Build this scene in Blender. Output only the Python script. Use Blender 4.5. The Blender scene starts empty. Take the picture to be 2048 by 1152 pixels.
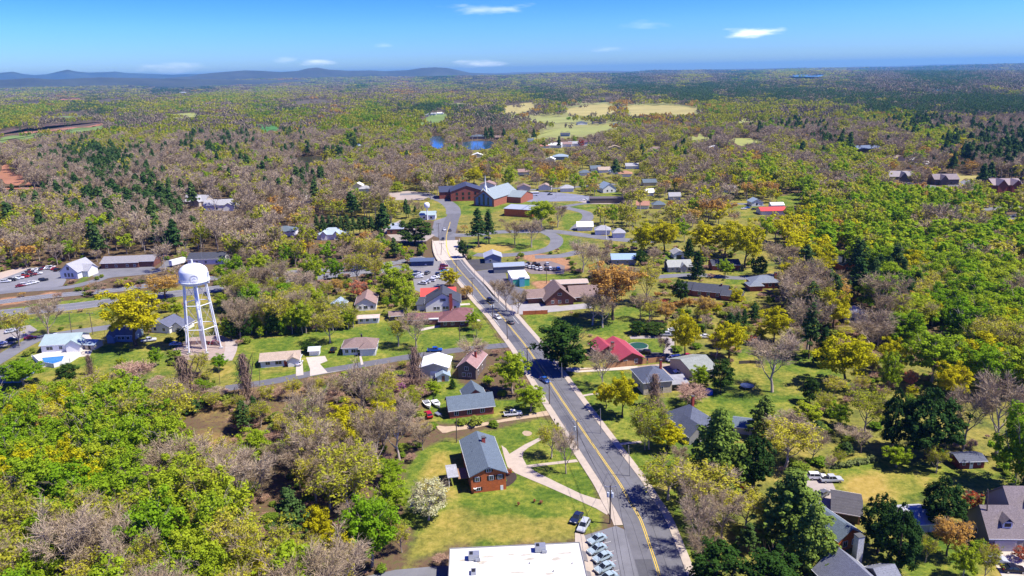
import bpy, math, random
import numpy as np
from mathutils import Vector, noise
rng = random.Random(7)
nr = np.random.RandomState(11)
S = bpy.context.scene
C = S.collection
# ------------------------------------------------------------ camera
F_PX = 1500.0; PITCH = math.atan(431.5/1500); ROLL = math.radians(1.15); HC = 100.0
_r0 = np.array([1.,0,0]); _f = np.array([0,math.cos(PITCH),-math.sin(PITCH)]); _u0 = np.array([0,math.sin(PITCH),math.cos(PITCH)])
_u = _u0*math.cos(ROLL)+_r0*math.sin(ROLL); _r = _r0*math.cos(ROLL)-_u0*math.sin(ROLL)
cam = bpy.data.cameras.new('camera'); co = bpy.data.objects.new('camera', cam); C.objects.link(co)
cam.sensor_width = 36; cam.lens = 36*F_PX/2048; cam.clip_start = 1; cam.clip_end = 200000
from mathutils import Matrix
M = Matrix(((_r[0],_u[0],-_f[0],0),(_r[1],_u[1],-_f[1],0),(_r[2],_u[2],-_f[2],HC),(0,0,0,1)))
co.matrix_world = M
S.camera = co
def G(px,py,z=0.0):
    d=_f+_r*(px-1024)/F_PX-_u*(py-576)/F_PX
    t=(z-HC)/d[2]
    return (d[0]*t,d[1]*t)
def PX(x,y,z=0.0):
    v=np.array([x,y,z-HC]); c=v@_f
    return 1024+F_PX*(v@_r)/c, 576-F_PX*(v@_u)/c
def mpp(x,y,z=0.0):            # metres per photo pixel at a point
    return (np.array([x,y,z-HC])@_f)/F_PX
# ------------------------------------------------------------ light
SUN_EL = math.radians(58); SUN_DIR = Vector((math.cos(SUN_EL)*math.cos(math.radians(-13)), math.cos(SUN_EL)*math.sin(math.radians(-13)), math.sin(SUN_EL)))
w = bpy.data.worlds.new('World'); S.world = w; w.use_nodes = True
nt = w.node_tree; N = nt.nodes; L = nt.links; N.clear()
sky = N.new('ShaderNodeTexSky'); sky.sky_type='NISHITA'; sky.sun_disc=False
sky.sun_elevation=SUN_EL; sky.sun_rotation=math.atan2(SUN_DIR.x,SUN_DIR.y); sky.altitude=0; sky.air_density=1.0; sky.dust_density=0.15; sky.ozone_density=3.0
bgn = N.new('ShaderNodeBackground'); bgn.inputs[1].default_value=0.11
outw = N.new('ShaderNodeOutputWorld')
tc = N.new('ShaderNodeTexCoord')
prev = sky.outputs[0]
hs = N.new('ShaderNodeHueSaturation'); hs.inputs['Saturation'].default_value=1.35; L.new(prev,hs.inputs['Color']); prev=hs.outputs[0]
tn=N.new('ShaderNodeMix'); tn.data_type='RGBA'; tn.blend_type='MULTIPLY'; tn.inputs[0].default_value=1; L.new(prev,tn.inputs[6]); tn.inputs[7].default_value=(.074,.094,.159,1); prev=tn.outputs[2]
gg=N.new('ShaderNodeGamma'); gg.inputs[1].default_value=1.8; L.new(prev,gg.inputs[0]); g2=N.new('ShaderNodeVectorMath'); g2.operation='SCALE'; g2.inputs['Scale'].default_value=7.9; L.new(gg.outputs[0],g2.inputs[0]); prev=g2.outputs[0]
def dirpx(px,py):
    d=_f+_r*(px-1024)/F_PX-_u*(py-576)/F_PX
    return d/np.linalg.norm(d)
nz = N.new('ShaderNodeTexNoise'); nz.inputs['Scale'].default_value=34; nz.inputs['Detail'].default_value=6
mp = N.new('ShaderNodeMapping'); mp.inputs['Scale'].default_value=(1,1,4.5); L.new(tc.outputs['Generated'],mp.inputs[0]); L.new(mp.outputs[0],nz.inputs['Vector'])
for (cx,cy,hw,hh,st) in [(980,18,58,7,.34),(1505,65,38,7,.8),(950,127,40,6,.5),(635,124,24,5,.5),(350,136,42,7,.3),(1290,48,36,6,.12),(1215,98,20,4,.2),(575,121,16,4,.16),(770,91,16,4,.14)]:
    d=dirpx(cx,cy)
    sub=N.new('ShaderNodeVectorMath'); sub.operation='SUBTRACT'; L.new(tc.outputs['Generated'],sub.inputs[0]); sub.inputs[1].default_value=tuple(d)
    mul=N.new('ShaderNodeVectorMath'); mul.operation='MULTIPLY'; L.new(sub.outputs[0],mul.inputs[0]); mul.inputs[1].default_value=(F_PX/hw,F_PX/hw,F_PX/hh)
    ln=N.new('ShaderNodeVectorMath'); ln.operation='LENGTH'; L.new(mul.outputs[0],ln.inputs[0])
    ad=N.new('ShaderNodeMath'); ad.operation='MULTIPLY_ADD'; L.new(nz.outputs[0],ad.inputs[0]); ad.inputs[1].default_value=-3.4; ad.inputs[2].default_value=2.35
    sm=N.new('ShaderNodeMath'); sm.operation='ADD'; L.new(ln.outputs['Value'],sm.inputs[0]); L.new(ad.outputs[0],sm.inputs[1])
    mr=N.new('ShaderNodeMapRange'); mr.interpolation_type='SMOOTHSTEP'; mr.inputs[1].default_value=2.2; mr.inputs[2].default_value=0.35; mr.inputs[3].default_value=0; mr.inputs[4].default_value=st; L.new(sm.outputs[0],mr.inputs[0])
    mx=N.new('ShaderNodeMix'); mx.data_type='RGBA'; L.new(mr.outputs[0],mx.inputs[0]); L.new(prev,mx.inputs[6]); mx.inputs[7].default_value=(8.5,8.7,9,1); prev=mx.outputs[2]
L.new(prev,bgn.inputs[0]); L.new(bgn.outputs[0],outw.inputs[0])
sl = bpy.data.lights.new('sun','SUN'); sl.energy=4.4; sl.angle=math.radians(0.5); sl.color=(1,0.945,0.83)
so = bpy.data.objects.new('sun',sl); C.objects.link(so); so.rotation_euler = SUN_DIR.to_track_quat('Z','Y').to_euler(); so.location=(300,0,400)
S.view_settings.view_transform='Standard'; S.view_settings.look='None'; S.view_settings.gamma=1; S.view_settings.exposure=0.86
# ------------------------------------------------------------ helpers
def tag(o,label=None,cat=None,group=None,kind=None):
    if label: o['label']=label
    if cat: o['category']=cat
    if group: o['group']=group
    if kind: o['kind']=kind
    return o
def empty(name,loc,rz=0,label=None,cat=None,group=None):
    o=bpy.data.objects.new(name,None); C.objects.link(o); o.location=(loc[0],loc[1],loc[2] if len(loc)>2 else 0); o.rotation_euler=(0,0,rz); o.empty_display_size=.5
    return tag(o,label,cat,group)
def mesh_np(name,V,F,mats=(),mi=None,smooth=False):
    V=np.asarray(V,dtype=np.float32).reshape(-1,3); F=np.asarray(F,dtype=np.int32); k=F.shape[1]
    me=bpy.data.meshes.new(name); me.vertices.add(len(V)); me.vertices.foreach_set('co',V.ravel())
    me.loops.add(F.size); me.loops.foreach_set('vertex_index',F.ravel())
    me.polygons.add(len(F)); me.polygons.foreach_set('loop_start',np.arange(0,F.size,k,dtype=np.int32))
    if mi is not None: me.polygons.foreach_set('material_index',np.asarray(mi,dtype=np.int32))
    if smooth: me.polygons.foreach_set('use_smooth',np.ones(len(F),dtype=bool))
    for m in mats: me.materials.append(m)
    me.update(calc_edges=True); return me
class MB:
    def __init__(s): s.v=[]; s.f=[]; s.m=[]; s.mats=[]; s.cur=0
    def mat(s,m):
        if m not in s.mats: s.mats.append(m)
        s.cur=s.mats.index(m); return s
    def add(s,vs,fs):
        b=len(s.v); s.v+= [tuple(v) for v in vs]
        for f in fs: s.f.append([b+i for i in f]); s.m.append(s.cur)
        return s
    def box(s,x0,x1,y0,y1,z0,z1):
        return s.add([(x0,y0,z0),(x1,y0,z0),(x1,y1,z0),(x0,y1,z0),(x0,y0,z1),(x1,y0,z1),(x1,y1,z1),(x0,y1,z1)],
              [(3,2,1,0),(4,5,6,7),(0,1,5,4),(1,2,6,5),(2,3,7,6),(3,0,4,7)])
    def tube(s,a,b,r0,r1=None,n=6,cap=True):
        r1=r0 if r1 is None else r1; a=Vector(a); b=Vector(b); d=(b-a)
        if d.length<1e-6: return s
        q=d.normalized().to_track_quat('Z','Y'); vs=[]
        for (c,r) in ((a,r0),(b,r1)):
            for i in range(n):
                t=2*math.pi*i/n; vs.append(c+q@Vector((r*math.cos(t),r*math.sin(t),0)))
        fs=[(i,(i+1)%n,n+(i+1)%n,n+i) for i in range(n)]
        if cap: fs+=[tuple(range(n-1,-1,-1)),tuple(range(n,2*n))]
        return s.add(vs,fs)
    def lathe(s,prof,n=24,c=(0,0,0)):
        vs=[];fs=[]
        for (r,z) in prof:
            for i in range(n):
                t=2*math.pi*i/n; vs.append((c[0]+r*math.cos(t),c[1]+r*math.sin(t),c[2]+z))
        for j in range(len(prof)-1):
            for i in range(n): fs.append((j*n+i,j*n+(i+1)%n,(j+1)*n+(i+1)%n,(j+1)*n+i))
        return s.add(vs,fs)
    def prism(s,poly,z0,z1):
        n=len(poly)
        return s.add([(x,y,z0) for x,y in poly]+[(x,y,z1) for x,y in poly],[tuple(range(n-1,-1,-1)),tuple(range(n,2*n))]+[(i,(i+1)%n,n+(i+1)%n,n+i) for i in range(n)])
    def build(s,name,parent=None,smooth=False):
        me=bpy.data.meshes.new(name); me.from_pydata(s.v,[],s.f)
        for m in s.mats: me.materials.append(m)
        me.polygons.foreach_set('material_index',s.m)
        if smooth: me.polygons.foreach_set('use_smooth',[True]*len(s.f))
        me.update(); o=bpy.data.objects.new(name,me); C.objects.link(o)
        if parent: o.parent=parent
        return o
def copy_tree(o,parent=None,loc=None,rz=None,label=None,group=None,scale=None):
    c=o.copy(); C.objects.link(c)
    if parent: c.parent=parent
    if loc is not None: c.location=(loc[0],loc[1],loc[2] if len(loc)>2 else 0)
    if rz is not None: c.rotation_euler=(0,0,rz)
    if scale is not None: c.scale=scale
    if label: c['label']=label
    if group: c['group']=group
    for ch in o.children: copy_tree(ch,c)
    return c
# ------------------------------------------------------------ materials
_mc={}
def mat(col,rough=.8,var=.12,scale=1.5,metal=0,kind='noise',bump=0,name=None,spec=.3):
    key=(tuple(col),rough,var,scale,metal,kind,bump)
    if key in _mc: return _mc[key]
    m=bpy.data.materials.new(name or kind); m.use_nodes=True; t=m.node_tree; n=t.nodes; l=t.links
    b=n['Principled BSDF']; b.inputs['Roughness'].default_value=rough; b.inputs['Metallic'].default_value=metal; b.inputs['Specular IOR Level'].default_value=spec
    tcn=n.new('ShaderNodeTexCoord'); src=tcn.outputs['Object']
    a=n.new('ShaderNodeTexNoise'); a.inputs['Scale'].default_value=scale; a.inputs['Detail'].default_value=5; a.inputs['Roughness'].default_value=.65; l.new(src,a.inputs['Vector'])
    mr=n.new('ShaderNodeMapRange'); mr.inputs[1].default_value=.3; mr.inputs[2].default_value=.7; mr.inputs[3].default_value=1-var; mr.inputs[4].default_value=1+var; l.new(a.outputs[0],mr.inputs[0])
    fac=mr.outputs[0]
    def mulf(f2):
        k=n.new('ShaderNodeMath'); k.operation='MULTIPLY'; l.new(fac_[0],k.inputs[0]); l.new(f2,k.inputs[1]); fac_[0]=k.outputs[0]
    fac_=[fac]
    if kind=='brick':
        br=n.new('ShaderNodeTexBrick'); br.inputs['Scale'].default_value=1; br.inputs['Brick Width'].default_value=.45; br.inputs['Row Height'].default_value=.16; br.inputs['Mortar Size'].default_value=.02
        br.inputs['Color1'].default_value=(1.15,1.15,1.15,1); br.inputs['Color2'].default_value=(.8,.8,.8,1); br.inputs['Mortar'].default_value=(1.1,1.1,1.1,1)
        sp=n.new('ShaderNodeSeparateXYZ'); l.new(src,sp.inputs[0]); ad=n.new('ShaderNodeMath'); ad.operation='ADD'; l.new(sp.outputs[0],ad.inputs[0]); l.new(sp.outputs[1],ad.inputs[1])
        cb=n.new('ShaderNodeCombineXYZ'); l.new(ad.outputs[0],cb.inputs[0]); l.new(sp.outputs[2],cb.inputs[1]); l.new(cb.outputs[0],br.inputs['Vector']); mulf(br.outputs[0])
    if kind in('seam','siding','shingle'):
        wv=n.new('ShaderNodeTexWave'); wv.bands_direction={'seam':'X','siding':'Z','shingle':'Z'}[kind]; wv.inputs['Scale'].default_value={'seam':.8,'siding':1.2,'shingle':1.6}[kind]; wv.inputs['Distortion'].default_value=0 if kind!='shingle' else 1.2
        wv.wave_profile='SAW'; l.new(src,wv.inputs['Vector'])
        m2=n.new('ShaderNodeMapRange'); m2.inputs[3].default_value=.86; m2.inputs[4].default_value=1.06; l.new(wv.outputs[0],m2.inputs[0]); mulf(m2.outputs[0])
        if kind=='shingle':
            v=n.new('ShaderNodeTexNoise'); v.inputs['Scale'].default_value=5; v.inputs['Detail'].default_value=3; l.new(src,v.inputs['Vector'])
            m3=n.new('ShaderNodeMapRange'); m3.inputs[1].default_value=.3; m3.inputs[2].default_value=.7; m3.inputs[3].default_value=.72; m3.inputs[4].default_value=1.25; l.new(v.outputs[0],m3.inputs[0]); mulf(m3.outputs[0])
    vm=n.new('ShaderNodeVectorMath'); vm.operation='SCALE'; vm.inputs[0].default_value=tuple(col); l.new(fac_[0],vm.inputs['Scale']); l.new(vm.outputs[0],b.inputs['Base Color'])
    if bump:
        bp=n.new('ShaderNodeBump'); bp.inputs['Strength'].default_value=bump; bp.inputs['Distance'].default_value=.1; l.new(a.outputs[0],bp.inputs['Height']); l.new(bp.outputs[0],b.inputs['Normal'])
    _mc[key]=m; return m
GLASS=mat((.02,.025,.03),rough=.08,var=.1,name='window_glass',spec=.6)
WHITE=mat((.78,.78,.76),rough=.6,var=.04,name='white_paint')
# ------------------------------------------------------------ polygons seen open in the photo (photo pixels -> ground)
def inpoly(X,Y,poly):
    ins=np.zeros(X.shape,bool); n=len(poly)
    for i in range(n):
        x0,y0=poly[i]; x1,y1=poly[(i+1)%n]
        if y0==y1: continue
        c=((Y<y0)!=(Y<y1)) & (X < (x1-x0)*(Y-y0)/(y1-y0)+x0)
        ins^=c
    return ins
LAWNS=[ # class, polygon
 ('s',[(900,425),(1100,400),(1300,400),(1560,470),(1640,560),(1600,700),(1720,700),(1900,740),(2048,740),(2048,930),(2048,1152),(1380,1152),(1230,900),(1040,620),(940,520)]),
 ('s',[(0,620),(360,570),(640,580),(840,560),(930,620),(930,700),(700,740),(450,780),(0,800)]),
 ('s',[(760,300),(1400,290),(1560,400),(1500,470),(1000,470),(860,440),(700,470),(620,400)]),
 ('g',[(905,885),(960,862),(1090,832),(1115,848),(1170,930),(1225,1050),(1160,1065),(1150,1080),(900,1092),(800,1140),(770,1152),(800,1150),(822,1060),(800,965),(812,935),(870,890),(885,870)]),
 ('d',[(840,1060),(905,1000),(1000,1030),(1170,1040),(1150,1078),(900,1090),(800,1140),(820,1090)]),
 ('d',[(880,900),(905,900),(920,950),(900,1000),(860,990),(838,990),(830,960),(850,925)]),
 ('g',[(478,692),(500,684),(560,672),(640,663),(700,658),(760,640),(860,640),(900,625),(925,600),(950,600),(965,630),(1008,688),(920,700),(830,706),(740,722),(640,737),(560,752),(470,770),(475,720)]),
 ('d',[(520,735),(580,728),(590,740),(520,750)]),
 ('g',[(850,800),(862,745),(893,708),(905,708),(905,745),(920,770),(1000,800),(1085,800),(1095,822),(1010,835),(900,850),(870,842),(845,835)]),
 ('g',[(1135,757),(1225,745),(1270,755),(1290,800),(1400,790),(1440,770),(1480,705),(1560,700),(1640,725),(1700,770),(1640,790),(1560,830),(1500,850),(1400,890),(1340,960),(1290,960),(1232,880)]),
 ('y',[(1450,745),(1480,715),(1530,710),(1530,740),(1600,740),(1640,790),(1560,800),(1470,775)]),
 ('g',[(1295,985),(1370,985),(1400,1040),(1390,1090),(1385,1152),(1372,1110),(1330,1050)]),
 ('y',[(1290,975),(1330,980),(1380,1060),(1385,1152),(1372,1140),(1330,1050)]),
 ('g',[(1040,632),(1090,628),(1160,640),(1180,645),(1250,615),(1300,620),(1290,655),(1230,680),(1190,668),(1170,660),(1080,690)]),
 ('g',[(1240,680),(1300,668),(1330,690),(1330,712),(1290,720),(1270,705)]),
 ('y',[(1660,945),(1700,918),(1790,925),(1870,930),(1990,945),(2048,965),(2048,1005),(1960,1005),(1900,990),(1850,985),(1810,1000),(1770,1020),(1710,1015),(1680,985)]),
 ('g',[(1660,935),(1760,925),(1740,945),(1670,955)]),('g',[(1800,935),(1950,942),(1960,955),(1820,950)]),
 ('t',[(1692,965),(1720,958),(1740,950),(1760,960),(1780,985),(1765,1010),(1730,1005),(1700,985)]),
 ('g',[(1815,1065),(1880,1050),(1930,1085),(1960,1130),(1975,1152),(1790,1152),(1830,1100)]),
 ('g',[(110,705),(160,690),(215,692),(240,700),(330,700),(330,735),(250,740),(160,735),(60,745),(20,740),(50,705),(70,715),(110,730),(160,710)]),
 ('y',[(0,770),(30,765),(120,745),(180,725),(260,735),(330,730),(350,745),(300,755),(150,752),(70,770),(20,800),(0,800)]),
 ('d',[(440,700),(470,690),(475,760),(450,775),(430,770)]),
 ('g',[(935,497),(945,482),(985,475),(1045,478),(1085,482),(1092,492),(1070,500),(1010,505),(960,508),(940,510)]),
 ('t',[(940,495),(960,488),(1030,492),(1020,502),(950,506)]),
 ('g',[(1095,472),(1130,470),(1160,480),(1165,500),(1125,503),(1113,487)]),
 ('g',[(888,403),(930,402),(1000,410),(1050,398),(1130,408),(1100,418),(1060,410),(1000,420),(960,430),(910,430)]),
 ('g',[(1110,408),(1170,408),(1200,412),(1200,424),(1130,418)]),('g',[(1140,400),(1240,384),(1245,392),(1170,403)]),
 ('g',[(1130,430),(1150,425),(1175,430),(1160,452),(1140,460),(1125,450)]),
 ('y',[(860,402),(890,410),(896,430),(885,435),(870,420)]),
 ('g',[(1062,546),(1100,550),(1150,548),(1158,560),(1080,562)]),('c',[(1060,562),(1150,560),(1160,575),(1080,578)]),
 ('c',[(1040,505),(1110,510),(1140,520),(1140,545),(1060,522)]),
 ('g',[(1340,505),(1370,505),(1360,520),(1335,520)]),('g',[(1330,540),(1380,545),(1370,553),(1325,550)]),
 ('g',[(1455,555),(1490,553),(1480,570),(1450,566)]),('y',[(1450,535),(1500,535),(1500,548),(1455,548)]),
 ('g',[(1555,392),(1600,385),(1600,410),(1560,412)]),('y',[(1470,400),(1505,400),(1520,425),(1490,440),(1475,420)]),
 ('g',[(0,640),(110,632),(215,618),(230,605),(235,612),(215,635),(110,650),(60,665),(0,690)]),
 ('g',[(0,617),(120,603),(240,589),(240,594),(120,612),(0,624)]),
 ('g',[(150,570),(185,535),(192,538),(175,562),(155,572)]),
 ('g',[(430,555),(520,545),(600,535),(600,540),(520,552),(440,565)]),
 ('s',[(338,510),(400,470),(450,425),(466,428),(408,480),(350,518)]),
 ('c',[(385,830),(430,820),(470,840),(465,880),(430,895),(400,880)]),
 ('c',[(0,595),(60,593),(110,585),(110,592),(60,602),(0,612)]),
 ('b',[(360,765),(450,780),(620,755),(820,745),(850,800),(860,850),(790,880),(700,860),(560,890),(400,880),(370,840)]),
]
# fields beyond the town: flat far sheets (class colour, polygon)
FIELDS=[
 ('wheat',[(1130,218),(1175,210),(1215,208),(1230,222),(1200,233),(1140,230)]),
 ('wheat',[(1010,212),(1060,205),(1075,213),(1035,228),(1012,226)]),
 ('wheat',[(1252,212),(1330,210),(1400,218),(1380,228),(1262,232)]),
 ('pale',[(1055,275),(1110,258),(1215,249),(1240,254),(1180,268),(1090,274)]),
 ('pale',[(1030,245),(1100,232),(1190,240),(1100,246)]),
 ('green',[(830,248),(870,225),(893,228),(888,243),(845,252)]),
 ('green',[(0,276),(100,264),(180,254),(210,250),(200,262),(100,270),(0,287)]),
 ('clay',[(0,270),(70,262),(210,245),(208,250),(100,262),(0,275)]),
 ('brown',[(0,262),(60,255),(150,247),(205,243),(200,249),(60,260),(0,270)]),
 ('green2',[(505,252),(545,248),(560,253),(555,262),(530,263)]),
 ('pale',[(300,232),(380,226),(420,230),(360,237)]),('green',[(560,205),(640,200),(680,204),(600,210)]),('pale',[(1440,240),(1500,236),(1540,240),(1480,246)]),('pale',[(1650,215),(1700,212),(1740,216),(1690,220)]),('green',[(60,232),(150,226),(200,229),(120,237)]),('pale',[(700,250),(760,246),(800,250),(740,256)]),('pale',[(0,208),(60,204),(100,207),(30,212)]),('green',[(1150,196),(1230,194),(1260,197),(1190,200)]),('pale',[(880,205),(930,202),(960,205),(910,209)]),
 ('green',[(175,205),(240,198),(262,199),(215,207)]),
 ('clay',[(0,328),(18,330),(22,345),(45,352),(48,364),(0,366)]),
 ('clay',[(0,374),(60,370),(105,374),(80,378),(0,382)]),
 ('clay',[(115,198),(160,197),(165,201),(120,203)]),
 ('wheat',[(1850,357),(1900,352),(1965,350),(1960,362),(1900,366)]),
 ('pale',[(1370,275),(1400,270),(1430,276),(1400,282)]),
 ('pale',[(1450,282),(1500,277),(1540,284),(1480,290)]),
]
OLIVE=[(1000,222),(1080,204),(1200,200),(1340,205),(1440,218),(1400,236),(1280,240),(1250,258),(1180,276),(1060,284),(1030,262),(990,240)]
WATER=[('blue',[(858,276),(872,272),(888,276),(888,292),(872,298),(860,290)]),
 ('blue',[(925,285),(950,282),(985,284),(980,296),(950,300),(925,296)]),
 ('dark',[(585,316),(620,313),(652,314),(648,322),(600,325)]),
 ('far',[(1575,157),(1600,154),(1650,155),(1640,160),(1590,160)]),
 ('far',[(1840,184),(1885,182),(1900,185),(1860,187)])]
# ------------------------------------------------------------ ground sheet
def smooth_noise(X,Y,sc,seed=0,oct=4):
    # value noise, vectorised
    tot=np.zeros_like(X,dtype=float); amp=1; nrm=0
    for o in range(oct):
        x=X/sc*(2**o)+seed*17.3+o*5.1; y=Y/sc*(2**o)+seed*9.7+o*3.7
        xi=np.floor(x).astype(np.int64); yi=np.floor(y).astype(np.int64); fx=x-xi; fy=y-yi; fx=fx*fx*(3-2*fx); fy=fy*fy*(3-2*fy)
        def h(a,b):
            k=(a*374761393+b*668265263+seed*1442695)&0x7fffffff; k=((k^(k>>13))*1274126177)&0x7fffffff
            return ((k^(k>>16))&0xffff)/65535.
        v=(h(xi,yi)*(1-fx)+h(xi+1,yi)*fx)*(1-fy)+(h(xi,yi+1)*(1-fx)+h(xi+1,yi+1)*fx)*fy
        tot+=amp*v; nrm+=amp; amp*=.5
    return tot/nrm
def relief(X,Y):
    R=np.hypot(X,Y); k=np.clip((R-2600)/7000,0,1)
    k2=np.clip((R-14000)/9000,0,1); return k*(smooth_noise(X,Y,2600,3,5)*150-62)+k2*32
xs=np.concatenate([-np.geomspace(24000,452,60),np.arange(-450,451,1.6),np.geomspace(452,24000,60)])
ys=np.concatenate([[-4000,-1500,-500,0,40,80],np.arange(100,900,1.6),np.geomspace(901,29000,220)])
Xg,Yg=np.meshgrid(xs,ys); Zg=relief(Xg,Yg)
# roll a little land into the far country; it stays level near the town
vis=np.hypot(Xg,Yg)<1500
d=np.stack([Xg,Yg,-HC+0*Xg],-1); cc=d@_f; cc=np.where(cc<1,1,cc)
PXg=1024+F_PX*(d@_r)/cc
PYg=576-F_PX*(d@_u)/cc
jx=(smooth_noise(Xg,Yg,6,5,3)-.5)*5/(cc/F_PX); jy=(smooth_noise(Xg,Yg,6,8,3)-.5)*5/(cc/F_PX)*.35
cls={'g':(1,0,0),'d':(.75,.5,0),'y':(.95,.35,0),'t':(.3,1,0),'c':(0,.2,1),'b':(.2,.3,.22),'s':(.62,.35,0)}
col=np.zeros(Xg.shape+(3,)); col[...,0]=.05; col[...,1]=.1; col[...,2]=.12
ok=(Yg>50)&(np.hypot(Xg,Yg)<1400)
for k,poly in LAWNS:
    poly=[(x,y if y<1150 else 1300) for x,y in poly]
    ins=inpoly(PXg+jx,PYg+jy,poly)&ok
    col[ins]=cls[k]
for _ in range(2):
    col[1:-1,1:-1]=(col[1:-1,1:-1]*2+col[:-2,1:-1]+col[2:,1:-1]+col[1:-1,:-2]+col[1:-1,2:])/6
ny,nx=Xg.shape
idx=np.arange(nx*ny).reshape(ny,nx)
Fq=np.stack([idx[:-1,:-1],idx[:-1,1:],idx[1:,1:],idx[1:,:-1]],-1).reshape(-1,4)
gm=bpy.data.materials.new('ground'); gm.use_nodes=True; t=gm.node_tree; n=t.nodes; l=t.links; b=n['Principled BSDF']; b.inputs['Roughness'].default_value=.95; b.inputs['Specular IOR Level'].default_value=.1
at=n.new('ShaderNodeAttribute'); at.attribute_name='zone'; sp=n.new('ShaderNodeSeparateColor'); l.new(at.outputs['Color'],sp.inputs[0])
geo=n.new('ShaderNodeNewGeometry')
def noi(sc,det=5,rough=.6):
    a=n.new('ShaderNodeTexNoise'); a.inputs['Scale'].default_value=sc; a.inputs['Detail'].default_value=det; a.inputs['Roughness'].default_value=rough; l.new(geo.outputs['Position'],a.inputs['Vector']); return a.outputs[0]
def ramp(f,stops):
    r=n.new('ShaderNodeValToRGB'); l.new(f,r.inputs[0]); e=r.color_ramp.elements
    while len(e)<len(stops): e.new(.5)
    for i,(p,c) in enumerate(stops): e[i].position=p; e[i].color=(*c,1)
    return r.outputs[0]
def mix(f,a,b_):
    m=n.new('ShaderNodeMix'); m.data_type='RGBA'; l.new(f,m.inputs[0])
    for i,v in ((6,a),(7,b_)):
        if isinstance(v,tuple): m.inputs[i].default_value=(*v,1)
        else: l.new(v,m.inputs[i])
    return m.outputs[2]
def sharpen(f,nz_,amt=.5):
    k=n.new('ShaderNodeMath'); k.operation='MULTIPLY_ADD'; l.new(nz_,k.inputs[0]); k.inputs[1].default_value=amt; k.inputs[2].default_value=-amt/2
    a=n.new('ShaderNodeMath'); a.operation='ADD'; l.new(f,a.inputs[0]); l.new(k.outputs[0],a.inputs[1])
    m=n.new('ShaderNodeMapRange'); m.inputs[1].default_value=.2; m.inputs[2].default_value=.75; l.new(a.outputs[0],m.inputs[0]); return m.outputs[0]
n1=noi(.075,10,.78); n2=noi(.6,6,.75); n3=noi(.02,4)
litter=ramp(n2,[(.25,(.055,.035,.022)),(.5,(.14,.09,.055)),(.62,(.10,.10,.035)),(.8,(.2,.135,.085))])
grass=ramp(n1,[(.3,(.045,.09,.013)),(.42,(.075,.13,.016)),(.5,(.125,.17,.022)),(.57,(.185,.205,.03)),(.64,(.25,.23,.05)),(.74,(.31,.24,.09))])
n4=noi(2.2,4,.8)
n24=n.new('ShaderNodeMath'); n24.operation='MULTIPLY_ADD'; l.new(n4,n24.inputs[0]); n24.inputs[1].default_value=.5; l.new(n2,n24.inputs[2])
grassf=ramp(n24.outputs[0],[(.45,(.45,.5,.5)),(.75,(1,1,1)),(1.0,(1.5,1.4,1.2))])
gmx=n.new('ShaderNodeMix'); gmx.data_type='RGBA'; gmx.blend_type='MULTIPLY'; gmx.inputs[0].default_value=1; l.new(grass,gmx.inputs[6]); l.new(grassf,gmx.inputs[7])
dry=ramp(n2,[(.25,(.2,.15,.035)),(.5,(.36,.26,.06)),(.75,(.46,.33,.12))])
clay=ramp(n2,[(.25,(.2,.09,.045)),(.5,(.36,.19,.1)),(.75,(.45,.29,.17))])
c1=mix(sharpen(sp.outputs[0],n2,.5),litter,gmx.outputs[2]); c2=mix(sharpen(sp.outputs[1],n1,1.1),c1,dry); c3=mix(sharpen(sp.outputs[2],n1,.8),c2,clay)
# far country: canopy-like colour where single crowns can no longer be told apart
far=ramp(noi(.0035,8,.75),[(.3,(.045,.065,.02)),(.45,(.1,.085,.055)),(.55,(.13,.1,.08)),(.65,(.1,.12,.03)),(.8,(.16,.16,.05))])
ln=n.new('ShaderNodeVectorMath'); ln.operation='LENGTH'; l.new(geo.outputs['Position'],ln.inputs[0])
fm=n.new('ShaderNodeMapRange'); fm.inputs[1].default_value=1500; fm.inputs[2].default_value=3000; l.new(ln.outputs['Value'],fm.inputs[0])
l.new(mix(fm.outputs[0],c3,far),b.inputs['Base Color'])
bp=n.new('ShaderNodeBump'); bp.inputs['Strength'].default_value=.6; bp.inputs['Distance'].default_value=.25; l.new(n2,bp.inputs['Height']); l.new(bp.outputs[0],b.inputs['Normal'])
me=mesh_np('ground',np.stack([Xg,Yg,Zg],-1),Fq,[gm],smooth=True)
ca=me.color_attributes.new('zone','FLOAT_COLOR','POINT'); ca.data.foreach_set('color',np.concatenate([col,np.ones(Xg.shape+(1,))],-1).astype(np.float32).ravel())
o=bpy.data.objects.new('ground',me); C.objects.link(o); tag(o,kind='structure')
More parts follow.
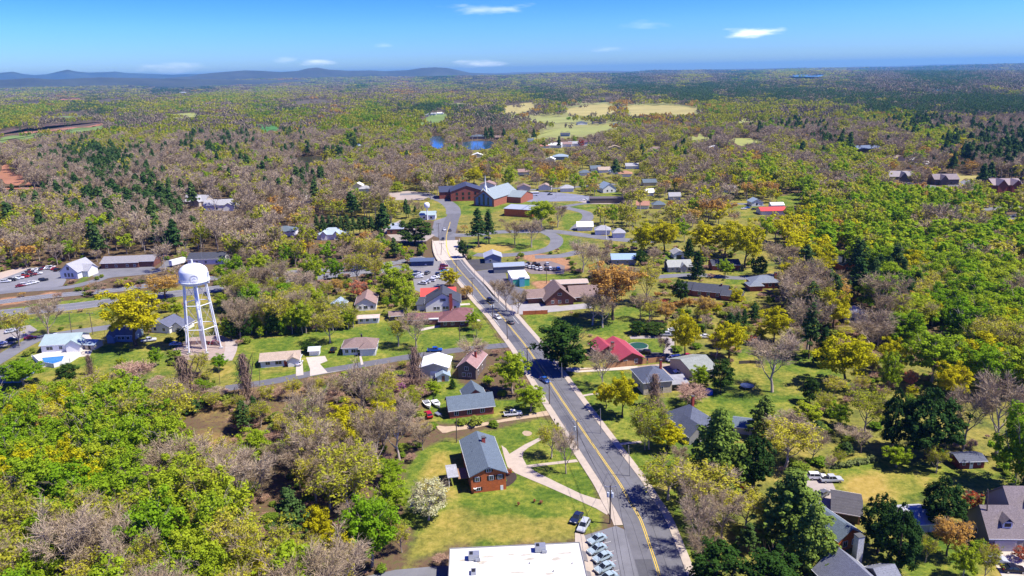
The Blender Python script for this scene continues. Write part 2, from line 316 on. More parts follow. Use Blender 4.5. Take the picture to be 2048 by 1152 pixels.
# ------------------------------------------------------------ strips, lots
def catmull(P,step=2.0,closed=False):
    P=[np.array(p,float) for p in P]; out=[]
    Q=[2*P[0]-P[1]]+P+[2*P[-1]-P[-2]]
    for i in range(1,len(Q)-2):
        p0,p1,p2,p3=Q[i-1:i+3]; m=max(2,int(np.linalg.norm(p2-p1)/step))
        for k in range(m):
            s=k/m; out.append(.5*((2*p1)+(-p0+p2)*s+(2*p0-5*p1+4*p2-p3)*s*s+(-p0+3*p1-3*p2+p3)*s**3))
    out.append(P[-1]); return out
OPEN_BASE=[]
OPEN=[]   # ground-level polygons (metres) where no wild tree is rooted
def ribbon(line,a,b_,z,m,name,kerb=0,reg=True,kind='structure'):
    """sheet between offsets a..b_ (metres to the right of the line of ground points)"""
    L_=[];R_=[]
    for i,p in enumerate(line):
        q0=line[max(0,i-1)]; q1=line[min(len(line)-1,i+1)]; t_=q1-q0; t_/=np.linalg.norm(t_)+1e-9; nn=np.array([t_[1],-t_[0]])
        L_.append(p+nn*(a(i/len(line)) if callable(a) else a)); R_.append(p+nn*(b_(i/len(line)) if callable(b_) else b_))
    mb=MB().mat(m); nL=len(line)
    vs=[(p[0],p[1],z) for p in L_]+[(p[0],p[1],z) for p in R_]; fs=[(i,nL+i,nL+i+1,i+1) for i in range(nL-1)]
    if kerb:
        vs+=[(p[0],p[1],z-kerb) for p in L_]+[(p[0],p[1],z-kerb) for p in R_]
        fs+=[(2*nL+i,i,i+1,2*nL+i+1) for i in range(nL-1)]+[(nL+i,3*nL+i,3*nL+i+1,nL+i+1) for i in range(nL-1)]
    mb.add(vs,fs); o=mb.build(name); tag(o,kind=kind)
    if reg:
        for i in range(0,nL-1,6):
            j=min(nL-1,i+6); q_=[tuple(L_[i]),tuple(L_[j]),tuple(R_[j]),tuple(R_[i])]
            (OPEN_BASE if name=='highway' and PX(*L_[i])[0]>400 else OPEN).append(q_)
    return o
def gl(pts,step=2.0): return catmull([G(*p) for p in pts],step)
def lot(pts,z,m,name,kerb=0,reg=True,kind='structure',smooth_=False,metres=False):
    P=[np.array(p if metres else G(*p)) for p in pts]
    if smooth_: P=catmull(P+[P[0]],3)[:-1]
    # counter-clockwise so the sheet faces up
    ar=sum(P[i][0]*P[(i+1)%len(P)][1]-P[(i+1)%len(P)][0]*P[i][1] for i in range(len(P)))
    if ar<0: P=P[::-1]
    mb=MB().mat(m); nP=len(P); vs=[(p[0],p[1],z) for p in P]; fs=[tuple(range(nP))]
    if kerb: vs+=[(p[0],p[1],z-kerb) for p in P]; fs+=[(nP+i,nP+(i+1)%nP,(i+1)%nP,i) for i in range(nP)]
    mb.add(vs,fs); o=mb.build(name); tag(o,kind=kind)
    if reg: OPEN.append([tuple(p) for p in P])
    return o
ASPH=mat((.135,.134,.147),.9,.16,.35,name='asphalt'); ASPH2=mat((.17,.17,.185),.9,.18,.15,name='old_asphalt'); ASPHD=mat((.065,.062,.066),.9,.2,.2,name='dark_asphalt')
CONC=mat((.44,.37,.3),.9,.1,.6,name='concrete'); CONCW=mat((.5,.44,.37),.9,.12,.6,name='pale_concrete'); KERB=mat((.42,.33,.27),.9,.1,.6,name='kerb')
YEL=mat((.72,.5,.04),.7,.15,2,name='yellow_paint'); WPT=mat((.62,.6,.57),.7,.15,2,name='white_road_paint'); GRAV=mat((.3,.24,.2),.95,.2,.8,name='gravel')
TAR=mat((.03,.03,.033),.8,.3,1,name='tar')
main_px=[(1345,1260),(1318.8,1152),(1299,1090),(1280,1037),(1260,1004),(1240,968),(1218,936),(1190,896),(1158,850),(1124.6,801.5),(1093,754),(1056,698),(1024,658),(1001,630),(968,596),(950,574),(927,549),(909,527),(897,507),(893,490),(893,472),(897.6,454.5),(902,439.7),(907,428)]
main=gl(main_px,2.5)
ribbon(main,-4.4,5.6,.05,ASPH,'road')
ribbon(main[:int(len(main)*.93)],-.28,-.12,.057,YEL,'road_marking',reg=False); ribbon(main[:int(len(main)*.93)],.12,.28,.057,YEL,'road_marking',reg=False)
iu=[i for i,p in enumerate(main) if p[1]>G(1010,650)[1]]
seg=[main[i] for i in iu if main[i][1]<G(897,512)[1]]
ribbon(seg,-3.95,-3.8,.057,WPT,'road_marking',reg=False); ribbon(seg,4.2,4.35,.057,WPT,'road_marking',reg=False)
for k in range(6):
    pass
# long tar seams and a patch in the asphalt
nearm=[p for p in main if p[1]<G(968,596)[1]]
ribbon(nearm,2.05,2.13,.054,TAR,'road_seam',reg=False); ribbon(nearm[:60],-2.3,-2.24,.054,TAR,'road_seam',reg=False)
lsw=[p for p in main if G(1235,1062)[1]<p[1]<G(905,520)[1]]
ribbon(lsw,lambda t:-6.6,lambda t:-4.5,.15,CONC,'pavement',kerb=.14)
rsw=[p for p in main if p[1]<G(905,520)[1]]
ribbon(rsw,5.65,7.5,.15,CONC,'pavement',kerb=.14)
for (a0,a1,o0,o1,cc_) in ((.02,.06,-4.2,-.6,(.09,.09,.1)),(.1,.13,.6,3.4,(.15,.15,.17)),(.18,.215,-3.9,-1.2,(.1,.1,.115)),(.27,.3,.5,5.2,(.145,.145,.165)),(.36,.38,-4.3,-.5,(.095,.095,.11)),(.45,.5,2.4,5.4,(.14,.14,.155))):
    ribbon(main[int(len(main)*a0):int(len(main)*a1)],o0,o1,.053,mat(cc_,.9,.12,.8,name='road_patch'),'road_patch',reg=False)
for i_ in range(6):
    a=np.array(G(1196+i_*5.2,1090+i_*19)); b_=np.array(G(1222+i_*5.5,1083+i_*19)); ribbon([a,(a+b_)/2,b_],-.05,.05,.06,WPT,'parking_line',reg=False)
# bridge deck in the distance with parapets
bd=[p for p in main if G(905,522)[1]<p[1]<G(893,480)[1]]
ribbon(bd,-8.2,8.0,.09,CONCW,'bridge_deck'); ribbon(bd,-.25,.25,.1,YEL,'road_marking',reg=False)
ribbon(bd,-8.6,-8.2,.95,CONC,'parapet',kerb=.95); ribbon(bd,8.0,8.4,.95,CONC,'parapet',kerb=.95)
# upper curve towards the church
up=gl([(907,428),(905,416),(893,405),(878,398),(862,392),(840,388),(800,389)],4); ribbon(up,-5.5,5.5,.06,ASPH2,'road')
lot([(772,386),(815,382),(862,386),(858,394),(846,400),(790,400)],.045,mat((.36,.3,.26),.9,.12,.1),'car_park')
ribbon(gl([(902,470),(940,470),(1000,464),(1060,463),(1110,463),(1180,472),(1250,480),(1320,482)],4),-5,5,.055,ASPH2,'road')
ribbon(gl([(1090,463),(1112,476),(1108,492),(1080,503),(1030,509),(985,511),(950,509)],3),-4,4,.052,ASPH2,'road')
ribbon(gl([(1160,503),(1120,512),(1070,514)],3),-4,4,.045,ASPH2,'road')
ribbon(gl([(1040,425),(1100,419),(1160,408),(1240,402)],5),-3.5,3.5,.06,ASPH2,'road')
ribbon(gl([(1130,415),(1170,425),(1175,437),(1160,450),(1150,460)],5),-4,4,.055,ASPH2,'road')
ribbon(gl([(1000,382),(1060,380),(1150,374),(1230,368)],6),-4,4,.06,ASPH2,'road')
lot([(1000,388),(1040,383),(1118,385),(1180,392),(1205,398),(1160,402),(1060,404),(1010,398)],.05,mat((.2,.21,.26),.9,.15,.1),'car_park')
lot([(1135,398),(1190,402),(1240,400),(1240,408),(1180,408)],.048,mat((.4,.34,.3),.9,.1,.1),'car_park')
# side street on the left
side=gl([(1022,690),(1005,691),(925,699),(830,712),(740,727),(640,744),(560,760),(500,770),(450,777)],2.5); ribbon(side,-2.6,2.6,.045,ASPH,'road')
ribbon(gl([(960,640),(930,645),(880,652),(840,660)],3),-1.3,1.3,.04,CONCW,'driveway')
ribbon(gl([(940,608),(905,610),(880,608)],3),-1.3,1.3,.04,CONCW,'driveway')
# water tower compound and its drive
lot([(345,700),(380,675),(440,670),(478,684),(470,700),(445,722),(360,720)],.04,mat((.34,.26,.22),.95,.15,.4),'gravel_yard')
ribbon(gl([(462,680),(462,700),(452,722)],2),-2.2,2.2,.05,mat((.4,.34,.3),.9,.12,.4),'driveway')
# highways on the left
for pts,hw in (([(-60,612),(0,604),(100,592),(240,579),(330,566),(430,556),(560,546),(660,540),(760,530),(850,515)],4.2),([(-60,634),(0,627),(110,617),(235,602),(330,590),(430,578),(560,560),(700,548),(850,530)],6.2)):
    ln_=gl(pts,4); ribbon(ln_,-hw,hw,.05,ASPH2,'highway'); ribbon(ln_,-hw+.6,-hw+.75,.056,WPT,'road_marking',reg=False); ribbon(ln_,hw-.75,hw-.6,.056,WPT,'road_marking',reg=False); ribbon(ln_,-.06,.06,.056,WPT,'road_marking',reg=False)
ribbon(gl([(-40,592),(20,583),(90,578),(140,574),(190,562),(220,553),(300,545),(330,535),(345,520)],3),-3.3,3.3,.055,ASPH2,'road')
ribbon(gl([(-40,742),(0,718),(40,694),(80,676),(130,667),(200,657),(260,648),(320,640)],2.5),-3.6,3.6,.05,ASPH2,'road')
lot([(-30,565),(30,545),(60,535),(118,540),(133,560),(125,572),(60,580),(-30,590)],.048,mat((.2,.2,.22),.9,.12,.1),'car_park')
lot([(-30,550),(0,545),(40,535),(60,536),(30,548),(-30,570)],.05,mat((.45,.36,.3),.9,.1,.1),'car_park')
lot([(185,553),(200,538),(300,532),(312,536),(285,548),(205,556)],.048,ASPH2,'car_park')
lot([(-40,668),(0,660),(60,650),(75,660),(20,690),(-40,705)],.042,mat((.3,.27,.25),.9,.12,.2),'car_park')
lot([(158,670),(178,668),(190,690),(180,712),(160,714),(155,700),(172,690)],.062,CONCW,'driveway')
ribbon(gl([(200,692),(170,696),(140,700)],2),-1.5,1.5,.058,CONCW,'driveway')
# lots by the road further up
lot([(822,535),(868,515),(890,515),(906,532),(912,552),(880,575),(855,592),(830,580)],.045,mat((.22,.21,.21),.9,.1,.15),'car_park')
lot([(928,520),(1000,516),(1004,530),(1000,537),(950,541)],.045,ASPHD,'car_park')
lot([(947,543),(1000,536),(1012,548),(1015,568),(1055,580),(1060,598),(1012,612),(985,590)],.05,mat((.145,.14,.155),.9,.2,.15),'car_park')
lot([(1042,525),(1100,522),(1130,532),(1128,548),(1062,548),(1048,540)],.046,mat((.2,.16,.15),.9,.15,.15),'car_park')
lot([(1012,613),(1060,600),(1120,612),(1180,606),(1185,616),(1065,628),(1024,630)],.052,mat((.33,.31,.31),.9,.12,.3),'car_park')
lot([(862,470),(868,442),(898,432),(900,445),(888,452),(884,478)],.04,ASPH2,'car_park')
lot([(762,460),(800,440),(838,462),(870,470),(850,484),(790,482)],.042,mat((.33,.28,.24),.9,.12,.2),'car_park')
# lots at the bottom
lot([(1166,1072),(1232,1052),(1255,1062),(1285,1110),(1300,1152),(1330,1260),(1185,1260),(1183,1152)],.046,ASPH2,'car_park')
lot([(1150,1066),(1168,1070),(1182,1110),(1190,1152),(1200,1260),(1150,1260)],.14,CONC,'pavement',kerb=.13)
lot([(735,1152),(790,1140),(880,1132),(900,1132),(900,1290),(640,1290)],.045,ASPH2,'car_park')
# main house paths
lot([(1080,875),(1050,889),(1019,908),(1012,897),(1003,891),(1009,915),(1015,934),(1030,946),(1060,959),(1089,971),(1143,995),(1192,1017),(1214,1030),(1222,1015),(1208,1001),(1190,997),(1162,988),(1116,966),(1070,943),(1053,930),(1045,915),(1047,904),(1056,896),(1083,880)],.06,CONC,'path')
lot([(1050,931),(1100,925),(1152,919),(1157,924),(1100,930),(1056,936)],.066,CONC,'path')
lot([(1012,945),(1030,946),(1033,958),(1018,972),(1000,974),(995,965)],.05,mat((.05,.035,.03),.95,.2,2),'mulch_bed',smooth_=True)
lot([(868,848),(890,853),(950,848),(1020,836),(1060,828),(1105,820),(1108,829),(1060,836),(1000,845),(950,856),(905,862),(885,866)],.04,mat((.44,.33,.22),.95,.15,.6),'driveway',smooth_=True)
lot([(1044,866),(1048,862),(1056,862),(1062,864),(1064,868),(1058,872),(1049,871)],.035,mat((.4,.3,.2),.95,.2,1.5,name='bare_soil'),'bare_soil',smooth_=True,reg=False)
# driveways on the right
lot([(1128,742),(1155,745),(1275,738),(1275,732),(1180,736),(1122,735)],.06,CONCW,'driveway')
lot([(1275,732),(1330,727),(1380,735),(1400,760),(1350,765),(1330,745),(1275,742)],.05,mat((.36,.28,.21),.95,.15,.5),'driveway')
lot([(1290,705),(1320,705),(1360,712),(1350,722),(1290,722)],.045,ASPHD,'driveway')
ribbon(gl([(1164,792),(1180,789),(1196,787)],2),-.6,.6,.05,CONC,'path'); ribbon(gl([(1238,889),(1260,886),(1283,884)],2),-.6,.6,.05,CONC,'path')
ribbon(gl([(1290,556),(1340,552),(1400,550),(1480,556),(1560,550),(1640,548)],3),-3.2,3.2,.045,ASPH2,'road')
ribbon(gl([(1330,720),(1340,690),(1330,675),(1260,675)],3),-1.6,1.6,.044,mat((.34,.3,.28),.95,.1,.5),'driveway')
ribbon(gl([(1460,408),(1500,408),(1525,412)],5),-4,4,.05,ASPH2,'road')
lot([(1590,950),(1640,950),(1665,965),(1680,1000),(1660,1030),(1620,1000)],.045,mat((.36,.31,.28),.95,.12,.5),'driveway')
lot([(1990,1100),(2015,1095),(2060,1110),(2080,1200),(2020,1180),(1985,1120)],.06,CONCW,'driveway')
lot([(620,752),(620,738),(612,715),(650,712),(655,722),(640,728),(655,745),(700,738),(700,741)][0:8],.05,CONCW,'driveway')
lot([(592,752),(592,725),(605,724),(607,750)],.05,CONCW,'driveway'); lot([(718,709),(722,709),(727,729),(722,730)],.055,CONCW,'path')
ribbon(gl([(1815,365),(1860,372),(1890,380)],8),-5,5,.05,ASPH2,'road'); ribbon(gl([(1900,372),(1940,362),(1980,352)],8),-5,5,.05,ASPH2,'road')
ribbon(gl([(1960,420),(2020,414),(2060,412)],6),-4,4,.05,ASPH2,'road'); ribbon(gl([(2000,440),(2060,425)],6),-4,4,.05,ASPH2,'road')
# far fields and water
FC={'wheat':(.36,.31,.1),'pale':(.27,.29,.08),'green':(.15,.22,.05),'green2':(.06,.18,.04),'clay':(.36,.16,.09),'brown':(.13,.08,.07)}
def rough(poly,amp=.22):
    out=[]
    for i in range(len(poly)):
        a=np.array(poly[i],float); b_=np.array(poly[(i+1)%len(poly)],float)
        for t_ in (0,.25,.5,.75): q=a+(b_-a)*t_; out.append((q[0]+rng.gauss(0,1.8),q[1]+rng.gauss(0,.012*(q[1]-145)+.25)))
    return out
lot(rough(OLIVE),.12,mat((.24,.24,.075),.95,.3,.008,name='olive_meadow'),'field',smooth_=True,reg=False)
for k,poly in FIELDS: lot(rough(poly),.25,mat(FC[k],.95,.22,.01,name='field'),'field',smooth_=True)
WB=mat((.03,.085,.16),.12,.1,.05,name='lake_water',spec=.5); WD=mat((.05,.05,.03),.15,.1,.05,name='pond_water',spec=.5)
for k,poly in WATER:
    zz=.3 if k!='far' else float(max(relief(np.array([G(*p)[0] for p in poly]),np.array([G(*p)[1] for p in poly]))))+3
    lot(poly,zz,WD if k=='dark' else WB,'pond' if k=='dark' else 'lake',smooth_=True)
# ------------------------------------------------------------ mountains
def ridge(name,px,dist,depth,seed,colr,base_drop=0):
    px=sorted(px); X0,X1=px[0][0],px[-1][0]; nx_=220; nd=26; V=[]
    for j in range(nd):
        tt=j/(nd-1)*2-1
        for i in range(nx_):
            a=X0+(X1-X0)*i/(nx_-1); yy=np.interp(a,[p[0] for p in px],[p[1] for p in px])
            d_=_f+_r*(a-1024)/F_PX-_u*(yy-576)/F_PX; d_=d_/math.hypot(d_[0],d_[1])
            R=dist+tt*depth; zc=HC+d_[2]*dist; sh=max(0,1-abs(tt))**1.15
            nzv=float(smooth_noise(np.array([a*14.]),np.array([R*.5]),900,seed,5)[0])-.5
            V.append((d_[0]*R,d_[1]*R,zc*sh+nzv*zc*.75*(1-abs(tt))*min(1,abs(tt)*3)-4))
    I=np.arange(nx_*nd).reshape(nd,nx_); Fm=np.stack([I[:-1,:-1],I[:-1,1:],I[1:,1:],I[1:,:-1]],-1).reshape(-1,4)
    me=mesh_np(name,V,Fm,[mat(colr,.95,.35,.0016,name='forested_slope')],smooth=True); o=bpy.data.objects.new(name,me); C.objects.link(o); tag(o,kind='structure')
ridge('mountains',[(-80,146),(0,144),(25,141.5),(45,146),(70,149),(95,147),(120,140.5),(135,137.5),(150,141),(180,144),(230,141),(262,145),(300,146),(345,148),(385,147),(430,147),(520,149),(620,151)],23000,2600,1,(.07,.085,.06))
ridge('mountains',[(330,155),(380,151.5),(400,146.5),(440,143),(490,138.5),(520,140),(560,142.5),(595,140.5),(615,135.5),(634,133.5),(655,137.5),(700,140),(740,139.5),(770,141),(815,139),(845,134.5),(870,133.5),(893,134.5),(915,139),(940,144.5),(985,147.5),(1040,148)],14500,1700,2,(.06,.065,.05))
ridge('hills',[(-120,157),(0,158),(60,154),(110,157),(200,153.5),(250,154),(330,156),(400,157),(500,158),(620,159.5)],11500,1200,4,(.06,.065,.045))
# ------------------------------------------------------------ tree materials (each tree of a kind varies by its own random number)
def leafmat(name,c1,c2,trans=.25,rough=.7):
    m=bpy.data.materials.new(name); m.use_nodes=True; t=m.node_tree; n=t.nodes; l=t.links; n.clear()
    out=n.new('ShaderNodeOutputMaterial'); oi=n.new('ShaderNodeObjectInfo'); geo=n.new('ShaderNodeNewGeometry')
    r=n.new('ShaderNodeMix'); r.data_type='RGBA'; l.new(oi.outputs['Random'],r.inputs[0]); r.inputs[6].default_value=(*c1,1); r.inputs[7].default_value=(*c2,1)
    k=n.new('ShaderNodeMapRange'); k.inputs[3].default_value=.7; k.inputs[4].default_value=1.3; l.new(geo.outputs['Random Per Island'],k.inputs[0])
    v=n.new('ShaderNodeVectorMath'); v.operation='SCALE'; l.new(r.outputs[2],v.inputs[0]); l.new(k.outputs[0],v.inputs['Scale'])
    d=n.new('ShaderNodeBsdfDiffuse'); l.new(v.outputs[0],d.inputs[0])
    if trans:
        tr=n.new('ShaderNodeBsdfTranslucent'); l.new(v.outputs[0],tr.inputs[0]); ms=n.new('ShaderNodeMixShader'); ms.inputs[0].default_value=trans; l.new(d.outputs[0],ms.inputs[1]); l.new(tr.outputs[0],ms.inputs[2]); l.new(ms.outputs[0],out.inputs[0])
    else: l.new(d.outputs[0],out.inputs[0])
    return m
BARK=leafmat('bark',(.26,.2,.15),(.45,.38,.31),0); BARKD=leafmat('dark_bark',(.07,.05,.04),(.12,.09,.07),0)
TWIG=leafmat('twigs',(.31,.235,.145),(.44,.345,.235),0); TWIGP=leafmat('pinkish_twigs',(.4,.25,.17),(.46,.3,.22),0)
LM={'green':leafmat('green_leaves',(.185,.34,.014),(.39,.46,.028),.42),
 'light':leafmat('young_leaves',(.34,.38,.025),(.52,.48,.05),.44),
 'gold':leafmat('yellow_leaves',(.48,.46,.012),(.56,.5,.016),.42),
 'tan':leafmat('bronze_leaves',(.54,.3,.07),(.54,.38,.08),.42),
 'red':leafmat('red_leaves',(.42,.06,.03),(.4,.1,.05),.3),
 'coral':leafmat('coral_leaves',(.6,.2,.1),(.55,.2,.1),.3),
 'blossom':leafmat('white_blossom',(.55,.54,.3),(.57,.55,.32),.3),
 'pink':leafmat('pink_blossom',(.4,.15,.28),(.45,.2,.3),.3),
 'pine':leafmat('pine_needles',(.04,.09,.022),(.085,.14,.035),.15),
 'cedar':leafmat('cedar_needles',(.026,.06,.014),(.035,.075,.016),.1),
 'deodar':leafmat('grey_green_needles',(.17,.25,.04),(.2,.27,.05),.25),
 'dark':leafmat('dark_leaves',(.03,.07,.012),(.05,.09,.016),.1),
 'bush':leafmat('bush_leaves',(.14,.24,.02),(.3,.34,.05),.4)}
def quads(cen,nrm,size,asp=1.0):
    cen=np.asarray(cen); n_=len(cen); nrm=nrm/(np.linalg.norm(nrm,axis=1,keepdims=True)+1e-9)
    a=nr.randn(n_,3); t1=np.cross(nrm,a); t1/=np.linalg.norm(t1,axis=1,keepdims=True)+1e-9; t2=np.cross(nrm,t1)
    s=np.asarray(size).reshape(-1,1)*np.ones((n_,1))*.5
    V=np.stack([cen-t1*s-t2*s*asp,cen+t1*s-t2*s*asp*.6,cen+t1*s*.7+t2*s*asp,cen-t1*s*.8+t2*s*asp*.8],1).reshape(-1,3)
    return V,np.arange(4*n_).reshape(-1,4)
def ribs(A,B,w):
    A=np.asarray(A);B=np.asarray(B); d=B-A; a=nr.randn(len(A),3); s=np.cross(d,a); s/=np.linalg.norm(s,axis=1,keepdims=True)+1e-9; w=np.asarray(w).reshape(-1,1)*np.ones((len(A),1))/2
    V=np.stack([A-s*w,A+s*w,B+s*w*.4,B-s*w*.4],1).reshape(-1,3); return V,np.arange(4*len(A)).reshape(-1,4)
def join(parts):
    Vs=[];Fs=[];Ms=[];k=0
    for V,F,mi in parts: Vs.append(V);Fs.append(F+k);Ms.append(np.full(len(F),mi));k+=len(V)
    return np.concatenate(Vs),np.concatenate(Fs),np.concatenate(Ms)
def unit(n_):
    a=nr.randn(n_,3); return a/np.linalg.norm(a,axis=1,keepdims=True)
def tube_np(segs,n=5):
    V=[];F=[]
    for a,b_,r0,r1 in segs:
        mb=MB(); mb.tube(a,b_,r0,r1,n,False); k=sum(len(x) for x in V); V.append(np.array([tuple(v) for v in mb.v])); F.append(np.array(mb.f)+k)
    return np.concatenate(V),np.concatenate(F)
# skeleton, nominal height 14, crown radius 5.5
def skeleton(h=14,r=5.5,fork=.3,limbs=9,up=.55,sub=4):
    segs=[]; tips=[]; z=0; p=np.array([0,0,0.]); rad=.34; path=[]
    npts=5
    for i in range(npts):
        q=p+np.array([rng.uniform(-.25,.25),rng.uniform(-.25,.25),h*.62/npts]); r1=rad*.78; segs.append((p,q,rad,r1)); path.append((q,r1)); p=q; rad=r1
    for k in range(limbs):
        f_=fork+(.95-fork)*((k+.5)/limbs); j=min(npts-1,int(f_*npts)); base=path[j][0]*(1)-np.array([0,0,rng.uniform(0,1)]) ; br=path[j][1]*.75
        az=k*2.4+rng.uniform(-.4,.4); reach=r*rng.uniform(.55,.9)*(1-.35*f_); rise=(h-base[2])*rng.uniform(.45,.75)
        mid=base+np.array([math.cos(az)*reach*.5,math.sin(az)*reach*.5,rise*(.35 if up<.6 else .5)]); end=base+np.array([math.cos(az)*reach,math.sin(az)*reach,rise])
        segs+= [(base,mid,br,br*.65),(mid,end,br*.65,br*.3)]
        for s_ in range(sub):
            st=mid+(end-mid)*rng.uniform(0,.9); a2=az+rng.uniform(-1.2,1.2); e2=st+np.array([math.cos(a2)*r*rng.uniform(.15,.35),math.sin(a2)*r*rng.uniform(.15,.35),rng.uniform(.8,2.6)])
            segs.append((st,e2,br*.32,br*.12)); tips.append((st,e2))
        tips.append((mid,end))
    return segs,tips,path
def twigs(tips,n_,h=14,r=5.5,w=.05,ln=1.6):
    A=[];B=[]
    for i in range(n_):
        st,e=tips[rng.randrange(len(tips))]; p=st+(e-st)*rng.uniform(.25,1.); out=np.array([p[0],p[1],0])/r
        d=np.array([rng.gauss(0,.55),rng.gauss(0,.55),abs(rng.gauss(.55,.4))])+out*.7; d/=np.linalg.norm(d)+1e-9
        q=p+d*ln*rng.uniform(.5,1.1); A.append(p);B.append(q)
        for _ in range(3):
            d2=d+np.array([rng.gauss(0,.55),rng.gauss(0,.55),rng.gauss(.1,.4)]); s=p+(q-p)*rng.uniform(.3,1); A.append(s); B.append(s+d2/np.linalg.norm(d2)*ln*rng.uniform(.35,.75))
    return ribs(A,B,w)
def clumps(n_,per,h=14,r=5.5,zc=.62,zr=.4,cr=1.25,shell=.55,flat=.7,leaf=.42,centres=None):
    if centres is None:
        u=unit(n_); rad=(shell+(1-shell)*nr.rand(n_,1))**1.0; c=u*rad*np.array([r-cr*.6,r-cr*.6,h*zr-cr*.4]); c[:,2]+=h*zc
        c[:,0]+=nr.randn(n_)*.5; c[:,1]+=nr.randn(n_)*.5; c[:,2]+=nr.randn(n_)*.45; c[:,2]=np.where(c[:,2]<h*.17,h*.25+nr.rand(n_)*3,c[:,2])
    else: c=np.asarray(centres); n_=len(c)
    cs=np.repeat(c,per,0); sz=np.repeat(cr*(.6+.7*nr.rand(n_)),per)[:,None]
    off=unit(len(cs)); rr=(nr.rand(len(cs),1))**.45; P=cs+off*rr*sz*np.array([1,1,flat]); nn=off*1.15+np.array([0,0,.75])+nr.randn(len(cs),3)*.35
    return quads(P,nn,leaf*(.7+.6*nr.rand(len(cs))))
def crown_leafy(kind,v,lod=0):
    seg,tips,path=skeleton(limbs=[9,10,8][v%3],fork=.35)
    per,nc,lf=[(74,135,.31),(15,46,.85),(4,16,2.0)][lod]
    V,F=clumps(nc,per,leaf=lf,cr=[1.0,1.35,1.7][lod],zr=[.43,.41,.46][v%3],zc=[.57,.58,.53][v%3],shell=.3,flat=.8)
    return seg,tips,V,F
def conifer(v,lod=0,h=14,r=3.6,dense=False,layers=13):
    C_=[];per=[34,8,3][lod]
    for k in range(layers if lod<2 else 6):
        f_=(k+.5)/(layers if lod<2 else 6); z=h*(.14+.84*f_) if dense else h*(.34+.62*f_); rr=r*(1-f_)**(.52 if dense else .6)*((.88+.22*rng.random()) if dense else (.65+.6*rng.random())); m=max(3,int((10 if dense else 6)*(1-f_*.6)))
        if lod==2: m=max(2,m//2)
        for i in range(m):
            a=2*math.pi*i/m+rng.uniform(0,1); q=rng.uniform(.55,1)
            for s in ((.5,1) if lod<2 else (1,)): C_.append((math.cos(a)*rr*q*s,math.sin(a)*rr*q*s,z-rr*.12*s+rng.uniform(-.25,.25)))
    C_.append((0,0,h*.98))
    return clumps(0,per,cr=[.85,1.05,1.6][lod],flat=.42 if not dense else .75,leaf=[.36,.85,1.9][lod],centres=C_)
def poly_np(parts,name,mats):
    V,F,mi=join(parts); return mesh_np(name,V,F,mats,mi)
PROTO={}  # kind -> list of (trunk mesh, crown mesh)
def trunkmesh(segs,name,m): V,F=tube_np(segs); return mesh_np(name,V,F,[m])
